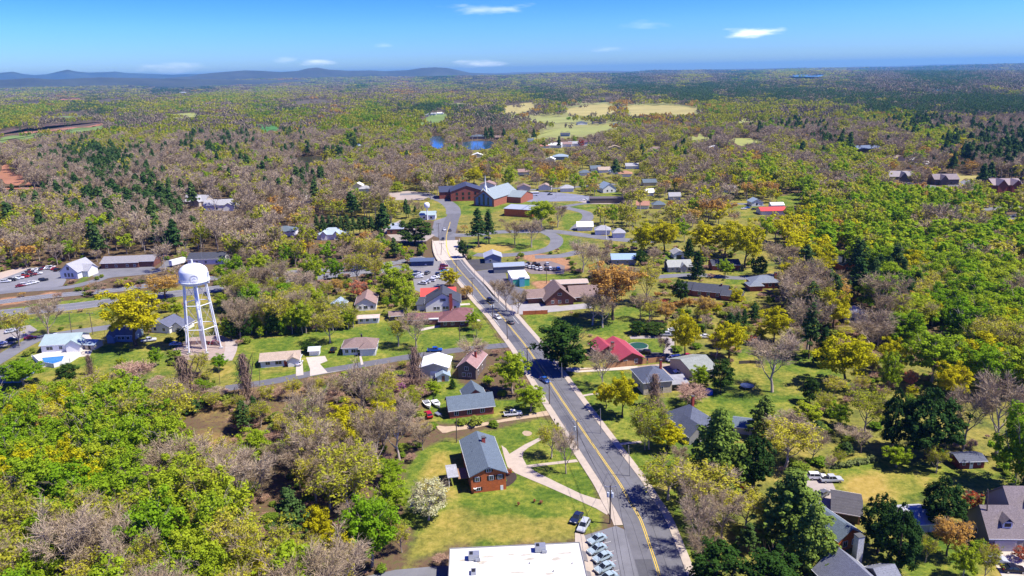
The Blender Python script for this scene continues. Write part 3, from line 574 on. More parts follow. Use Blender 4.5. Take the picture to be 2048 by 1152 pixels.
def make_protos():
    def P(k,tm,cm): PROTO.setdefault(k,[]).append((tm,cm))
    for v in range(3):
        for k in ('green','gold'):
            seg,tips,V,F=crown_leafy(k,v); P(k,trunkmesh(seg,'trunk',BARKD if k=='gold' else BARK),mesh_np('crown',V,F,[LM[k]]))
        seg,tips,path=skeleton(fork=.25,limbs=10); Vt,Ft=twigs(tips,500,w=.05)
        Vl,Fl=clumps(0,16,leaf=.3,cr=1.05,centres=[t[0]+(t[1]-t[0])*rng.uniform(.3,1.2)+nr.randn(3)*.9 for t in tips for _ in range(4)]); P('light',trunkmesh(seg,'trunk',BARK),poly_np([(Vt,Ft,0),(Vl,Fl,1)],'crown',[TWIG,LM['light']]))
        seg,tips,path=skeleton(fork=.3,limbs=11,sub=5); Vt,Ft=twigs(tips,1100,w=.062); P('bare',trunkmesh(seg,'trunk',BARK),mesh_np('crown',Vt,Ft,[TWIG]))
        V,F=conifer(v,r=[3.4,4.2,3.0][v]); P('pine',trunkmesh([(np.array([0,0,0.]),np.array([0,0,13.2]),.28,.06)],'trunk',BARKD),mesh_np('crown',V,F,[LM['pine']]))
    for v in range(2):
        seg,tips,path=skeleton(fork=.25,limbs=10); Vt,Ft=twigs(tips,600,w=.05)
        Vl,Fl=clumps(0,30,leaf=.31,cr=1.15,centres=[t[0]+(t[1]-t[0])*rng.uniform(.3,1.1)+nr.randn(3)*.8 for t in tips for _ in range(4)]); P('tan',trunkmesh(seg,'trunk',BARKD),poly_np([(Vt,Ft,0),(Vl,Fl,1)],'crown',[TWIG,LM['tan']]))
        V,F=conifer(v,r=4.6,dense=True,layers=15); P('cedar',trunkmesh([(np.array([0,0,0.]),np.array([0,0,13.4]),.32,.05)],'trunk',BARKD),mesh_np('crown',V,F,[LM['cedar']]))
        V,F=conifer(v,r=5.2,dense=True,layers=14); V2,F2=conifer(v,r=5.4,layers=14); P('deodar',trunkmesh([(np.array([0,0,0.]),np.array([0,0,13.4]),.32,.05)],'trunk',BARKD),poly_np([(V,F,0),(V2,F2,0)],'crown',[LM['deodar']]))
        seg,tips,path=skeleton(fork=.12,limbs=12); V,F=clumps(110,60,leaf=.4,cr=1.2,zc=.52,zr=.47,shell=.5); P('dark',trunkmesh(seg,'trunk',BARKD),mesh_np('crown',V,F,[LM['dark']]))
        V,F=clumps(230,46,leaf=.34,cr=.85,zc=.51,zr=.49,shell=.55,flat=.9); k_=np.clip((V[:,2]-8.5)/5.5,0,1); V[:,0]*=1-.45*k_; V[:,1]*=1-.45*k_; P('yew',trunkmesh([(np.array([0,0,0.]),np.array([0,0,12.]),.4,.08)],'trunk',BARKD),mesh_np('crown',V,F,[LM['cedar']]))
        # shrub: nominal 14 tall too, scaled right down
        seg,tips,path=skeleton(fork=.05,limbs=12); V,F=clumps(40,40,leaf=1.1,cr=2.2,zc=.5,zr=.46,shell=.4); P('bush',trunkmesh(seg,'stem',BARK),mesh_np('foliage',V,F,[LM['bush']]))
        seg,tips,path=skeleton(fork=.05,limbs=13,sub=5); Vt,Ft=twigs(tips,900,w=.13,ln=2.2); P('brush',trunkmesh(seg,'stem',BARK),mesh_np('twigs',Vt,Ft,[TWIGP]))
    for k in ('red','coral','blossom','pink'):
        seg,tips,path=skeleton(fork=.2,limbs=10); Vt,Ft=twigs(tips,300,w=.05); V,F=clumps(85,52,leaf=.33,cr=1.15,zc=.56,zr=.43); P(k,trunkmesh(seg,'trunk',BARK),poly_np([(Vt,Ft,0),(V,F,1)],'crown',[TWIG,LM[k]]))
    # dead tree smothered in bare vines
    seg,tips,path=skeleton(fork=.1,limbs=8,up=.7,r=2.6,sub=2); A=[];B=[]
    for i in range(2200):
        z=rng.uniform(0,12.5); a=rng.uniform(0,6.3); rr=rng.uniform(.15,1)*(2.4-.15*z)*(1+.35*math.sin(3*a+z*.9))*(1 if z>3 else 1.3); p=np.array([math.cos(a)*rr,math.sin(a)*rr,z]); A.append(p); B.append(p+np.array([rng.gauss(0,.5),rng.gauss(0,.5),-abs(rng.gauss(.9,.6))]))
    V,F=ribs(A,B,.085); P('vine',trunkmesh(seg,'trunk',BARKD),mesh_np('vines',V,F,[leafmat('dry_vines',(.2,.14,.1),(.3,.2,.15),0)]))
make_protos()
KNAME={'green':('green_tree','bright green leafy tree'),'light':('budding_tree','half bare tree with pale new leaves'),'gold':('yellow_tree','rounded yellow green oak'),'tan':('bronze_tree','bronze orange budding tree'),
 'bare':('bare_tree','bare grey brown tree'),'pine':('pine_tree','dark green pine'),'cedar':('cedar_tree','dense dark cedar'),'yew':('evergreen_tree','massive dark evergreen'),'deodar':('cedar_tree','feathery grey green cedar'),'dark':('magnolia_tree','dense dark evergreen magnolia'),
 'bush':('shrub','leafy green shrub'),'brush':('thicket_bush','bare pinkish brown bush'),'red':('red_maple','red leaved maple'),'coral':('coral_tree','coral pink flowering tree'),'blossom':('blossom_tree','cream white blossoming tree'),'pink':('redbud_tree','magenta flowering redbud'),'vine':('vine_tree','dead tree smothered in bare vines')}
KCAT={'bush':'shrub','brush':'bush'}
TREES=[] # (x,y,r) of placed ones
def plant(kind,x,y,h,r,label,group=None,rz=None):
    tm,cm=rng.choice(PROTO[kind]); s=(r/5.5,r/5.5,h/14)
    if kind in('pine',): s=(r/4.0,r/4.0,h/14)
    if kind in('cedar',): s=(r/4.7,r/4.7,h/14)
    if kind=='vine': s=(r/2.6,r/2.6,h/13)
    e=empty(KNAME[kind][0],(x,y,0),rng.uniform(0,6.28) if rz is None else rz,label,KCAT.get(kind,'tree'),group); e.scale=s
    for me_ in (tm,cm):
        c=bpy.data.objects.new(me_.name.split('.')[0],me_); C.objects.link(c); c.parent=e
    TREES.append((x,y,r)); return e
def hz(x,y,ty):
    lo,hi=0,90
    for _ in range(30):
        m_=(lo+hi)/2
        if PX(x,y,m_)[1]>ty: lo=m_
        else: hi=m_
    return lo
def tpx(kind,bx,by,ty,w,label,group=None):
    x,y=G(bx,by); h=max(1.2,hz(x,y,ty)); r=w*mpp(x,y)/2*1.05
    return plant(kind,x,y,h,r,label,group)
# ------------------------------------------------------------ buildings
VIS=[];TVIS=[];TREES_L=[]
def sidey(s,w,d):  # outward frame of a wall: origin, along, normal
    return {'f':((0,0),(1,0),(0,-1)),'r':((w,0),(0,1),(1,0)),'l':((0,0),(0,1),(-1,0)),'b':((0,d),(1,0),(0,1))}[s]
def wbox(mb,fr,u0,u1,z0,z1,out0,out1):
    (ox,oy),(ax,ay),(nx_,ny_)=fr
    xs_=sorted([ox+ax*u0+nx_*out0,ox+ax*u1+nx_*out1]); ys_=sorted([oy+ay*u0+ny_*out0,oy+ay*u1+ny_*out1])
    if ax: ys_=sorted([oy+ny_*out0,oy+ny_*out1])
    else: xs_=sorted([ox+nx_*out0,ox+nx_*out1])
    mb.box(xs_[0],xs_[1],ys_[0],ys_[1],z0,z1)
def roofmesh(mb,x0,x1,y0,y1,z,rise,kind,oh=.5,th=.18):
    X0,X1,Y0,Y1=x0-oh,x1+oh,y0-oh,y1+oh
    if kind in('gx','gy'):
        if kind=='gx':
            k=rise/((y1-y0)/2); e=z-k*oh; ym=(y0+y1)/2; prof=[(Y0,e),(ym,z+rise),(Y1,e),(Y1,e-th),(ym,z+rise-th*1.3),(Y0,e-th)]
            vs=[(X0,a,b) for a,b in prof]+[(X1,a,b) for a,b in prof]
        else:
            k=rise/((x1-x0)/2); e=z-k*oh; xm=(x0+x1)/2; prof=[(X1,e),(xm,z+rise),(X0,e),(X0,e-th),(xm,z+rise-th*1.3),(X1,e-th)]
            vs=[(a,Y0,b) for a,b in prof]+[(a,Y1,b) for a,b in prof]
        n_=6; mb.add(vs,[(0,n_,n_+1,1),(1,n_+1,n_+2,2),(3,n_+3,n_+4,4),(4,n_+4,n_+5,5),(0,1,4,5),(1,2,3,4),(n_+1,n_,n_+5,n_+4),(n_+2,n_+1,n_+4,n_+3),(5,n_+5,n_,0),(2,n_+2,n_+3,3)])
    elif kind=='hip':
        dx,dy=X1-X0,Y1-Y0; m_=min(dx,dy)/2; ins=m_
        if dx>=dy: a,b_=(X0+ins,(Y0+Y1)/2),(X1-ins,(Y0+Y1)/2)
        else: a,b_=((X0+X1)/2,Y0+ins),((X0+X1)/2,Y1-ins)
        if abs(dx-dy)<.3: b_=(a[0]+.3,a[1]+.01)
        vs=[(X0,Y0,z-.1),(X1,Y0,z-.1),(X1,Y1,z-.1),(X0,Y1,z-.1),(*a,z+rise),(*b_,z+rise)]
        base=[(v[0],v[1],z-.1-th) for v in vs[:4]]; vs+=base
        fs=[(0,1,5,4),(1,2,5),(2,3,4,5),(3,0,4)] if dx>=dy else [(0,1,4),(1,2,5,4),(2,3,5),(3,0,4,5)]
        fs+=[(6,7,1,0),(7,8,2,1),(8,9,3,2),(9,6,0,3),(9,8,7,6)]; mb.add(vs,fs)
    elif kind=='shed':
        mb.add([(X0,Y0,z),(X1,Y0,z),(X1,Y1,z+rise),(X0,Y1,z+rise),(X0,Y0,z-th),(X1,Y0,z-th),(X1,Y1,z+rise-th),(X0,Y1,z+rise-th)],[(0,1,2,3),(7,6,5,4),(4,5,1,0),(5,6,2,1),(6,7,3,2),(7,4,0,3)])
    else: mb.box(X0,X1,Y0,Y1,z,z+.3)
def wallmesh(mb,x0,x1,y0,y1,hw,rise,kind):
    mb.box(x0,x1,y0,y1,-.3,hw)
    if kind=='gx':
        ym=(y0+y1)/2; mb.add([(x0,y0,hw),(x0,y1,hw),(x0,ym,hw+rise-.16),(x1,y0,hw),(x1,y1,hw),(x1,ym,hw+rise-.16)],[(1,0,2),(3,4,5)])
    if kind=='gy':
        xm=(x0+x1)/2; mb.add([(x0,y0,hw),(x1,y0,hw),(xm,y0,hw+rise-.16),(x0,y1,hw),(x1,y1,hw),(xm,y1,hw+rise-.16)],[(0,1,2),(4,3,5)])
    if kind=='shed':
        mb.add([(x0,y0,hw),(x1,y0,hw),(x1,y1,hw),(x0,y1,hw),(x1,y1,hw+rise-.2),(x0,y1,hw+rise-.2)],[(1,2,4),(3,0,5),(2,3,5,4)])
def window(root,fr,u,z,w_=1.1,h_=1.3,framem=WHITE,shutter=None,pane=True):
    mb=MB().mat(framem); wbox(mb,fr,u-w_/2-.1,u+w_/2+.1,z-.1,z+h_+.1,-.05,.07)
    o=mb.build('window',root)
    if pane:
        p=MB().mat(GLASS); wbox(p,fr,u-w_/2,u-.04,z,z+h_,.0,.085); wbox(p,fr,u+.04,u+w_/2,z,z+h_,.0,.085); q=p.build('pane',o)
    if shutter:
        for s in (-1,1):
            m_=MB().mat(shutter); c=u+s*(w_/2+.32); wbox(m_,fr,c-.2,c+.2,z-.05,z+h_+.05,-.02,.06); m_.build('shutter',root)
    return o
def house(name,label,p1,p2,depth,hw,rise,roof,wm,rm,cat='house',group=None,wins=None,wings=(),chim=(),door=None,oh=.5,w=None,fine=True,fascia=True,shutter=None,z=0,vis=None,margin=1.5,pz=0,at=None):
    a=np.array(G(*p1,pz)); b_=np.array(G(*p2,pz)); dv=b_-a
    if at: a=np.array(at[:2]); dv=np.array([math.cos(math.radians(at[2])),math.sin(math.radians(at[2]))])
    if w is None: w=float(np.linalg.norm(dv))
    yaw=math.atan2(dv[1],dv[0]); root=empty(name,(a[0],a[1],z),yaw,label,cat,group)
    blocks=[(0,w,0,depth,hw,rise,roof,rm,wm)]+[tuple(q)+(rm,wm) if len(q)==7 else q for q in wings]
    wb=MB()
    for (x0,x1,y0,y1,h_,rs,rk,r_,wm_) in blocks:
        wb.mat(wm_); wallmesh(wb,x0,x1,y0,y1,h_,rs,rk)
    wb.build('wall',root)
    for (x0,x1,y0,y1,h_,rs,rk,r_,wm_) in blocks:
        rb=MB().mat(r_); roofmesh(rb,x0,x1,y0,y1,h_+.02,rs,rk,oh if rk!='flat' else .15); ro=rb.build('roof',root)
        if fine and fascia and rk in('gx','gy','hip'):
            k=(rs/((y1-y0)/2 if rk=='gx' else (x1-x0)/2)*oh) if rk!='hip' else .1; e=h_-k+.02-.2
            gts=[]
            if rk in('gx','hip'): gts+=[(x0-oh,x1+oh,y0-oh-.06,y0-oh-.005),(x0-oh,x1+oh,y1+oh+.005,y1+oh+.06)]
            if rk in('gy','hip'): gts+=[(x0-oh-.06,x0-oh-.005,y0-oh,y1+oh),(x1+oh+.005,x1+oh+.06,y0-oh,y1+oh)]
            for g_ in gts: fb=MB().mat(WHITE); fb.box(*g_,e,e+.2); fb.build('gutter',root)
    if wins is None:
        wins=[]
        n_=max(2,int(w/3.2))
        for i in range(n_): wins.append(('f',w*(i+.5)/n_,.95))
        for s in('r','l'):
            for i in range(max(1,int(depth/4))): wins.append((s,depth*(i+.5)/max(1,int(depth/4)),.95))
        if hw>4.5: wins+= [(s,u,z_+2.8) for s,u,z_ in list(wins)]
    for q in wins:
        s,u,z_=q[:3]; ww,hh=(q[3],q[4]) if len(q)>4 else (1.1,1.25)
        window(root,sidey(s,w,depth),u,z_,ww,hh,pane=fine,framem=WHITE if fine else GLASS,shutter=shutter)
    if door:
        s,u=door[:2]; m_=MB().mat(mat((.3,.12,.08),.6,.1,1,name='door_paint') if len(door)<3 else door[2]); dw=door[3] if len(door)>3 else 1.0; dh=door[4] if len(door)>4 else 2.1
        wbox(m_,sidey(s,w,depth),u-dw/2,u+dw/2,0,dh,-.02,.06); m_.build('door' if dw<2 else 'garage_door',root)  # on carports the wide black slab is painted shade, not a door
    for c in chim:
        u,v,h_,cm=c[:4]; s=c[4] if len(c)>4 else .9; m_=MB().mat(cm); m_.box(u-s/2,u+s/2,v-s/2,v+s/2,0,h_); m_.mat(mat((.1,.1,.1),.8,.1,1,name='chimney_cap')).box(u-s/2-.08,u+s/2+.08,v-s/2-.08,v+s/2+.08,h_,h_+.15); m_.build('chimney',root)
    # footprint and outline kept open by the woods
    ca,sa=math.cos(yaw),math.sin(yaw)
    for (x0,x1,y0,y1,h_,rs,rk,r_,wm_) in blocks:
        F_=[(a[0]+x*ca-y*sa,a[1]+x*sa+y*ca) for x,y in((x0-margin,y0-margin),(x1+margin,y0-margin),(x1+margin,y1+margin),(x0-margin,y1+margin))]
        OPEN.append(F_)
        if vis is None:
            pts_=[PX(p[0],p[1],zz) for p in F_ for zz in(0,h_+rs*.8)]
            pts_=sorted(set(pts_)); 
            def cr(o_,p,q): return (p[0]-o_[0])*(q[1]-o_[1])-(p[1]-o_[1])*(q[0]-o_[0])
            lo=[]
            for p in pts_:
                while len(lo)>=2 and cr(lo[-2],lo[-1],p)<=0: lo.pop()
                lo.append(p)
            up_=[]
            for p in reversed(pts_):
                while len(up_)>=2 and cr(up_[-2],up_[-1],p)<=0: up_.pop()
                up_.append(p)
            hull=lo[:-1]+up_[:-1]; cx_=sum(p[0] for p in hull)/len(hull); cy_=sum(p[1] for p in hull)/len(hull); f__=.86 if fine else .6
            VIS.append([(cx_+(p[0]-cx_)*f__,cy_+(p[1]-cy_)*f__-(0 if fine else 1.5)) for p in hull])
    return root
BR=mat((.46,.12,.035),.85,.15,1,kind='brick',name='orange_brick'); BRR=mat((.28,.08,.055),.85,.15,1,kind='brick',name='red_brick'); BRD=mat((.17,.07,.05),.85,.15,1,kind='brick',name='dark_brick')
SW=mat((.74,.74,.72),.7,.05,.7,kind='siding',name='white_siding'); SB=mat((.56,.49,.4),.7,.06,.7,kind='siding',name='beige_siding'); SG=mat((.27,.26,.26),.7,.08,.7,kind='siding',name='grey_siding'); SBL=mat((.2,.28,.4),.7,.08,.7,kind='siding',name='blue_siding')
STONE=mat((.5,.43,.34),.85,.2,2,name='stone_wall'); CREAM=mat((.62,.55,.38),.7,.06,.5,kind='seam',name='cream_metal'); SBR=mat((.16,.12,.1),.8,.1,.7,kind='siding',name='brown_siding')
RG=mat((.12,.155,.19),.85,.1,.8,kind='shingle',name='grey_shingles'); RD=mat((.06,.065,.085),.85,.12,.8,kind='shingle',name='dark_shingles'); RBR=mat((.24,.17,.15),.85,.12,.8,kind='shingle',name='brown_shingles'); RTAN=mat((.42,.33,.25),.85,.1,.8,kind='shingle',name='tan_shingles')
RMAR=mat((.2,.09,.09),.75,.12,.8,kind='shingle',name='maroon_shingles'); RRED=mat((.62,.09,.07),.45,.06,.5,kind='seam',name='red_metal_roof'); RCRI=mat((.42,.07,.09),.45,.08,.5,kind='seam',name='crimson_metal_roof'); RBLU=mat((.3,.38,.45),.4,.06,.5,kind='seam',name='blue_grey_metal_roof')
RWH=mat((.82,.82,.8),.5,.05,.4,name='white_roof'); RLG=mat((.36,.36,.38),.8,.1,.7,kind='shingle',name='light_grey_shingles'); RTQ=mat((.33,.42,.42),.6,.08,.5,kind='seam',name='pale_green_roof'); RMV=mat((.3,.2,.18),.85,.12,.8,kind='shingle',name='mauve_shingles')
BSH=mat((.015,.015,.018),.6,.1,1,name='black_shutter'); BRICKC=mat((.33,.06,.04),.85,.15,1,kind='brick',name='chimney_brick'); GALV=mat((.42,.44,.46),.45,.1,1,metal=.6,name='galvanised_metal'); WOOD=mat((.3,.17,.1),.85,.2,1,kind='siding',name='wood_planks'); BLK=mat((.02,.02,.022),.5,.1,1,name='black')
# main brick house
mh=house('brick_house','two storey orange brick house with slate grey roof beside the curved concrete path',(942,986),(1010,969),19,5.0,2.0,'gy',BR,RG,oh=.45,w=8.7,at=(-11.0,164.4,10.8),
  wins=[('f',1.5,3.2,.9,1.1),('f',5.0,3.2,.9,1.1),('f',7.2,3.2,.9,1.1),('f',1.7,.7,1.0,.7),('f',4.45,5.45,1.0,.8),('r',3,1.2),('r',6.5,1.2),('r',10,1.2),('r',14,1.2),('l',4,1.2),('l',9,1.2),('l',14,1.2)],shutter=BSH,
  chim=[(5.3,13.5,8.0,BRICKC,.9)],door=('f',7.6,WHITE,.7,1.3),vis=None)
m_=MB().mat(mat((.7,.7,.7),.4,.05,1,name='dish')); m_.lathe([(0,0),(.3,.08),(.45,.22)],12,(.9,-.35,1.3)); m_.tube((.9,-.35,1.3),(.9,0,1.1),.04); m_.build('satellite_dish',mh)
m_=MB().mat(mat((.09,.11,.13),.8,.1,1,name='ridge_shingle')); m_.box(-.45,9.4,4.9,5.05,4.72,4.78); 
for (u_,v_,z_) in ((6.4,16.2,6.3),(2.2,15.0,5.9),(1.8,10.5,5.75),(2.6,17,6.05)):
    p=MB().mat(BLK); p.tube((u_,v_,z_-.5),(u_,v_,z_+.25),.09); p.build('roof_vent',mh)
# back porch: lean-to roof on posts
m_=MB().mat(RLG); roofmesh(m_,-5.2,-2.8,4,9.5,2.9,.3,'shed',.2); m_.build('porch_roof',mh); m_=MB().mat(WHITE); m_.tube((-5.1,4.1,0),(-5.1,4.1,2.8),.09); m_.build('post',mh)
m_=MB().mat(WHITE); m_.tube((-5.1,9.3,0),(-5.1,9.3,2.9),.09); m_.build('post',mh); m_=MB().mat(WOOD); m_.box(-2.7,-.1,4.2,9.4,1.9,2.05); m_.build('deck',mh)
# white roofed building at the bottom edge
wr=house('commercial_building','long low building with bright white flat roof and rooftop units by the bottom edge',(900,1172),(1176,1154),28,4.4,.2,'flat',BRD,mat((.6,.59,.55),.6,.16,.22,name='stained_white_membrane'),cat='building',wins=[],margin=.5,w=26.7,at=(-12.58,107.2,2.5))

def part(root,name,mb): return mb.build(name,root)
rim=MB().mat(mat((.25,.25,.24),.6,.1,1,name='grey_coping')); rim.box(-.3,27.0,28.16,28.3,4.3,4.9); rim.box(26.86,27.0,0,28.15,4.3,4.9); rim.box(-.3,-.16,0,28.15,4.3,4.9); part(wr,'coping',rim)
for (x,y,s_) in ((4.8,24.5,1.0),(18.5,26.2,1.0)):
    e=MB().mat(GALV); e.box(x-1.1,x+1.1,y-.8,y+.8,4.9,6.1); e.mat(BLK).box(x-.9,x-.2,y-.5,y+.5,6.1,6.14); e.mat(GALV).box(x+.3,x+1.3,y-1.1,y-.8,4.9,5.4); e.build('rooftop_unit',wr)
e=MB().mat(GALV); e.box(4.2,5.2,19.2,20.6,4.72,5.4); e.mat(BLK).box(4.35,5.05,19.4,20.4,5.4,5.44); e.build('roof_vent',wr)
for (x,y) in ((24.5,21.3),(20.5,19.2),(16,22)):
    e=MB().mat(mat((.2,.2,.2),.7,.1,1,name='vent_pipe')); e.tube((x,y,4.7),(x,y,5.1),.1); e.build('vent_pipe',wr)
for (y0,y1,o_) in ((24.5,27.8,1.2),(18.3,21.2,1.2),(12,15.5,2.2)):
    e=MB().mat(mat((.16,.15,.15),.8,.1,1,name='grey_awning')); e.add([(27.02,y0,3.3),(27.02+o_,y0,2.8),(27.02+o_,y1,2.8),(27.02,y1,3.3),(27.02,y0,3.15),(27.02+o_,y0,2.65),(27.02+o_,y1,2.65),(27.02,y1,3.15)],[(0,1,2,3),(7,6,5,4),(0,4,5,1),(1,5,6,2),(2,6,7,3)]); e.build('awning',wr)
e=MB().mat(GALV); e.box(20.2,26.6,28.4,28.5,0,2.3); e.box(20.2,20.3,28.5,30.5,0,2.3); e.box(26.5,26.6,28.5,30.5,0,2.3); e.box(23.3,23.4,28.5,30.5,0,2.3); e.box(20.2,26.6,30.4,30.5,0,2.3); e.build('service_screen',wr)
for (x,y,rx,ry) in ((2.6,24.2,.9,.35),(7.4,25.0,1.3,.4),(12.5,25.4,.7,.4),(15.6,25.0,1.2,.35),(16.2,23.6,1.1,.4),(21.5,23.2,1.0,.5),(23.6,25.0,1.4,.35),(13.5,19.5,1.6,.3),(19.6,18.6,.8,.4),(6.4,23.2,1.0,.5)):
    e=MB().mat(mat((.44,.4,.32),.8,.2,2,name='roof_stain')); e.add([(x+rx*math.cos(t_)*(1+.25*math.sin(3*t_+x)),y+ry*math.sin(t_)*(1+.3*math.cos(2*t_+y)),4.726) for t_ in np.linspace(0,5.98,20)],[tuple(range(20))]); e.build('roof_stain',wr)
BX=house('storage_shed','dark lean-to shed in the shadow of the white roofed building',(880,1140),(897,1140),6,3,.4,'shed',SBR,mat((.05,.06,.1),.7,.1,1,name='navy_roof'),cat='shed',w=3.2,at=(-17.6,118,2.5),wins=[],fine=False)
# neighbours along the main road, left side
house('brick_house','brick house with dark slate roof and cross gable beside the two parked boats',(900,838),(1000,826),7.5,3.1,2.6,'gx',BRR,RG,wings=[(6,12.5,7.5,14,3.1,2.6,'gy')],w=13.5,wins=[('f',2,1),('f',6,1),('f',10,1),('l',3.5,1)])
house('storage_building','pale yellow metal building with white gable roof below the side street',(851,757),(886,759),9.5,4.3,1.5,'gy',CREAM,RWH,cat='building',w=9.3,at=(*G(842,757),-3),wins=[],door=('f',4.6,WHITE,2.6,2.6),fine=True)
house('garden_shed','small shed with blue grey metal gable roof in front of the pale yellow building',(876,764),(897,761),4,2.2,1.1,'gy',SW,RBLU,cat='shed',w=4,wins=[],at=(*G(875,764),8),door=('f',2))
house('wooden_house','narrow weathered house with pinkish shingle roof beside the side street',(916,760),(932,757),13,4.6,2.2,'gy',SBR,mat((.33,.2,.19),.85,.14,.8,kind='shingle',name='pink_shingles'),w=6.2,at=(*G(917,757),-14),wins=[('f',2,1),('f',4,1),('f',3,3.2),('r',3,1),('r',8,1)],chim=[(4.5,6,8,BRICKC,.7)])
house('ranch_house','maroon shingled ranch house with broad hip roof by the main road',(878,652),(926,650),11.5,2.9,2.6,'hip',BRD,RMAR,at=(*G(881,655),2),w=11.5,wings=[(-13,0.0,4.5,10.5,2.7,1.5,'gx'),(5,12.5,10,15.5,2.8,1.6,'hip')],wins=[('f',2,1),('f',5,1),('f',9,1)],oh=.8)
mp_=house('patio_roof','white flat patio cover against the maroon ranch house',(855,650),(872,650),4.5,2.4,.1,'flat',BRD,RWH,cat='canopy',at=(*G(858,650),2),w=4,wins=[],margin=0)
house('white_house','tall white gabled house with dark roof and red brick chimney',(852,622),(922,618),12.5,4.0,4.4,'gy',SW,RD,at=(*G(852,624),4),w=15,wings=[(-4,0,2.5,9,2.8,1.4,'shed')],wins=[('f',4,1),('f',5.5,1),('f',8,1),('f',9.3,1),('f',7,4.6),('f',8.2,4.6),('f',12.8,1),('r',4,1),('r',8,1)],chim=[(11,-.35,8.2,BRICKC,1.3),(6,9,9.2,BRICKC,.8)])
house('red_roofed_building','building with bright red metal roof behind the white gabled house',(840,612),(900,608),11,3.2,2.3,'gx',SW,RRED,cat='building',at=(*G(843,606),4),w=15.5,wins=[('f',3,1),('f',8,1)])
house('mauve_house','white house with mauve brown gable roof behind the mobile home',(712,622),(748,620),14,3.2,2.6,'gy',SW,RMV,at=(*G(712,622),6),w=8.8,wins=[('f',2,.9),('f',4.4,.9,1.6,1.3),('f',7,.9)])
house('blue_roofed_house','small house with pale blue roof half hidden by trees near the bamboo',(655,620),(672,624),9,3,1.8,'gy',SW,RBLU,at=(*G(655,626),-8),w=6,wins=[('f',2,1),('f',4.3,1)])
house('mobile_home','long white mobile home at the top of the lawn',(716,648),(752,646),4,2.6,.5,'gx',SW,mat((.6,.45,.38),.6,.12,.8,name='pinkish_metal'),at=(*G(716,648),5),w=8.6,wins=[('f',1.5,1),('f',4,1),('f',7,1)])
house('small_shed','small brown shed beside the maroon ranch house wing',(784,640),(800,640),5,2.4,1.2,'gx',SBR,RBR,cat='shed',at=(*G(780,642),10),w=5.5,wins=[],door=('f',2.5))
house('white_house','white bungalow with brown hip roof and horseshoe drive',(684,710),(748,708),8.5,3.1,2.3,'hip',SW,RBR,at=(*G(686,711),4),w=12.2,wings=[(6.6,12.2,-1.6,2.0,3.1,1.5,'hip'),(0,3.2,5,9,2.8,1.2,'hip')],wins=[('f',1.5,1),('f',4,1,1.6,1.2),('f',5.6,.9)],door=('f',6,BLK),chim=[(6.5,6,5.9,BLK,.5)])
house('beige_ranch_house','low white ranch house with tan roof and two white cars beside it',(521,736),(586,725),7.6,2.8,1.5,'gx',SW,RTAN,at=(*G(522,736),10),w=13.4,wings=[(9.6,13.4,-1.4,2.5,2.8,1.1,'gy')],wins=[('f',2.5,1,1.5,1.1),('f',6.2,.9,2.2,1.2)],door=('f',8.6,BRICKC))
house('garden_shed','white metal garden shed beside a round dark bush',(619,711),(636,709),3.4,2.3,.8,'gx',SW,mat((.55,.6,.62),.5,.06,.8,name='pale_metal'),cat='shed',at=(*G(619,712),6),w=3.6,wins=[])
# around the highway, far left
house('pool_house','white house with pale green gable roof beside the blue swimming pool',(85,708),(140,700),12,3.3,2.2,'gx',SW,RTQ,at=(*G(84,706),8),w=13,wings=[(9.5,14.5,-1.5,4,3.3,1.8,'gy')],wins=[('f',3,1,2.2,1.3),('f',7,1),('l',4,1),('r',4,1)])
house('grey_roofed_house','white house with dark blue gable roof left of the water tower',(306,663),(344,660),9.5,3,2.2,'gy',SW,mat((.12,.13,.19),.85,.12,.8,kind='shingle',name='blue_shingles'),at=(*G(303,665),-12),w=8.5,wings=[(8.5,13,2,10,2.8,1.6,'gy')],wins=[('f',2,1),('f',6,1),('r',3,1)])
house('blue_house','blue and white house in the shade of the big yellow oak',(219,683),(262,684),9,3.1,1.9,'gx',SBL,mat((.14,.15,.18),.85,.12,.8,kind='shingle',name='grey_blue_shingles'),at=(*G(218,684),-2),w=9.5,wings=[(0.3,3,-1.6,2,3.1,1.3,'gy')],wins=[('f',4.5,1),('f',6,1),('f',8,1)])
house('small_shed','little grey blue shed with gable roof between the pool and the oak',(172,697),(190,700),5,2.3,1.1,'gx',SB,RBLU,cat='shed',at=(*G(171,699),-8),w=4,wins=[],door=('f',1.8,BLK))
house('dark_roofed_house','blue grey house with black roof cut off by the left edge',(0,766),(24,763),9,2.9,1.9,'gx',SBL,RD,at=(*G(-40,768),2),w=13.5,wins=[('f',8,.9),('f',9.8,.9),('f',11.6,.9)])
house('chapel_like_showroom','white showroom with tall pointed roof and teal gable beside the car lot',(122,556),(158,556),14,4.0,4.2,'gy',SW,RLG,cat='building',at=(*G(122,557),-8),w=10,wings=[(6,13,4,12,3.6,2.6,'gx')],wins=[('f',3,1,1.2,2),('f',5,1,1.2,2),('f',7,1,1.2,2),('f',5,4.6,1.4,1.8)])
house('long_grey_building','long grey roofed building with two gables above the frontage road',(203,538),(298,530),12,3.4,2.3,'gx',BRD,mat((.27,.26,.27),.85,.1,.8,kind='shingle',name='mid_grey_shingles'),cat='building',at=(*G(203,538),4),w=20,wings=[(20,28,1,11,3.6,2.2,'gx')],wins=[('f',3,.8),('f',8,.8),('f',14,.8),('f',18,.8)])
house('dark_grey_building','long dark roofed building behind the water tower tank',(378,530),(438,528),11,3.4,2.4,'gx',SW,RD,cat='building',at=(*G(376,530),2),w=20,wins=[('f',5,.8),('f',10,.8),('f',16,.8)])
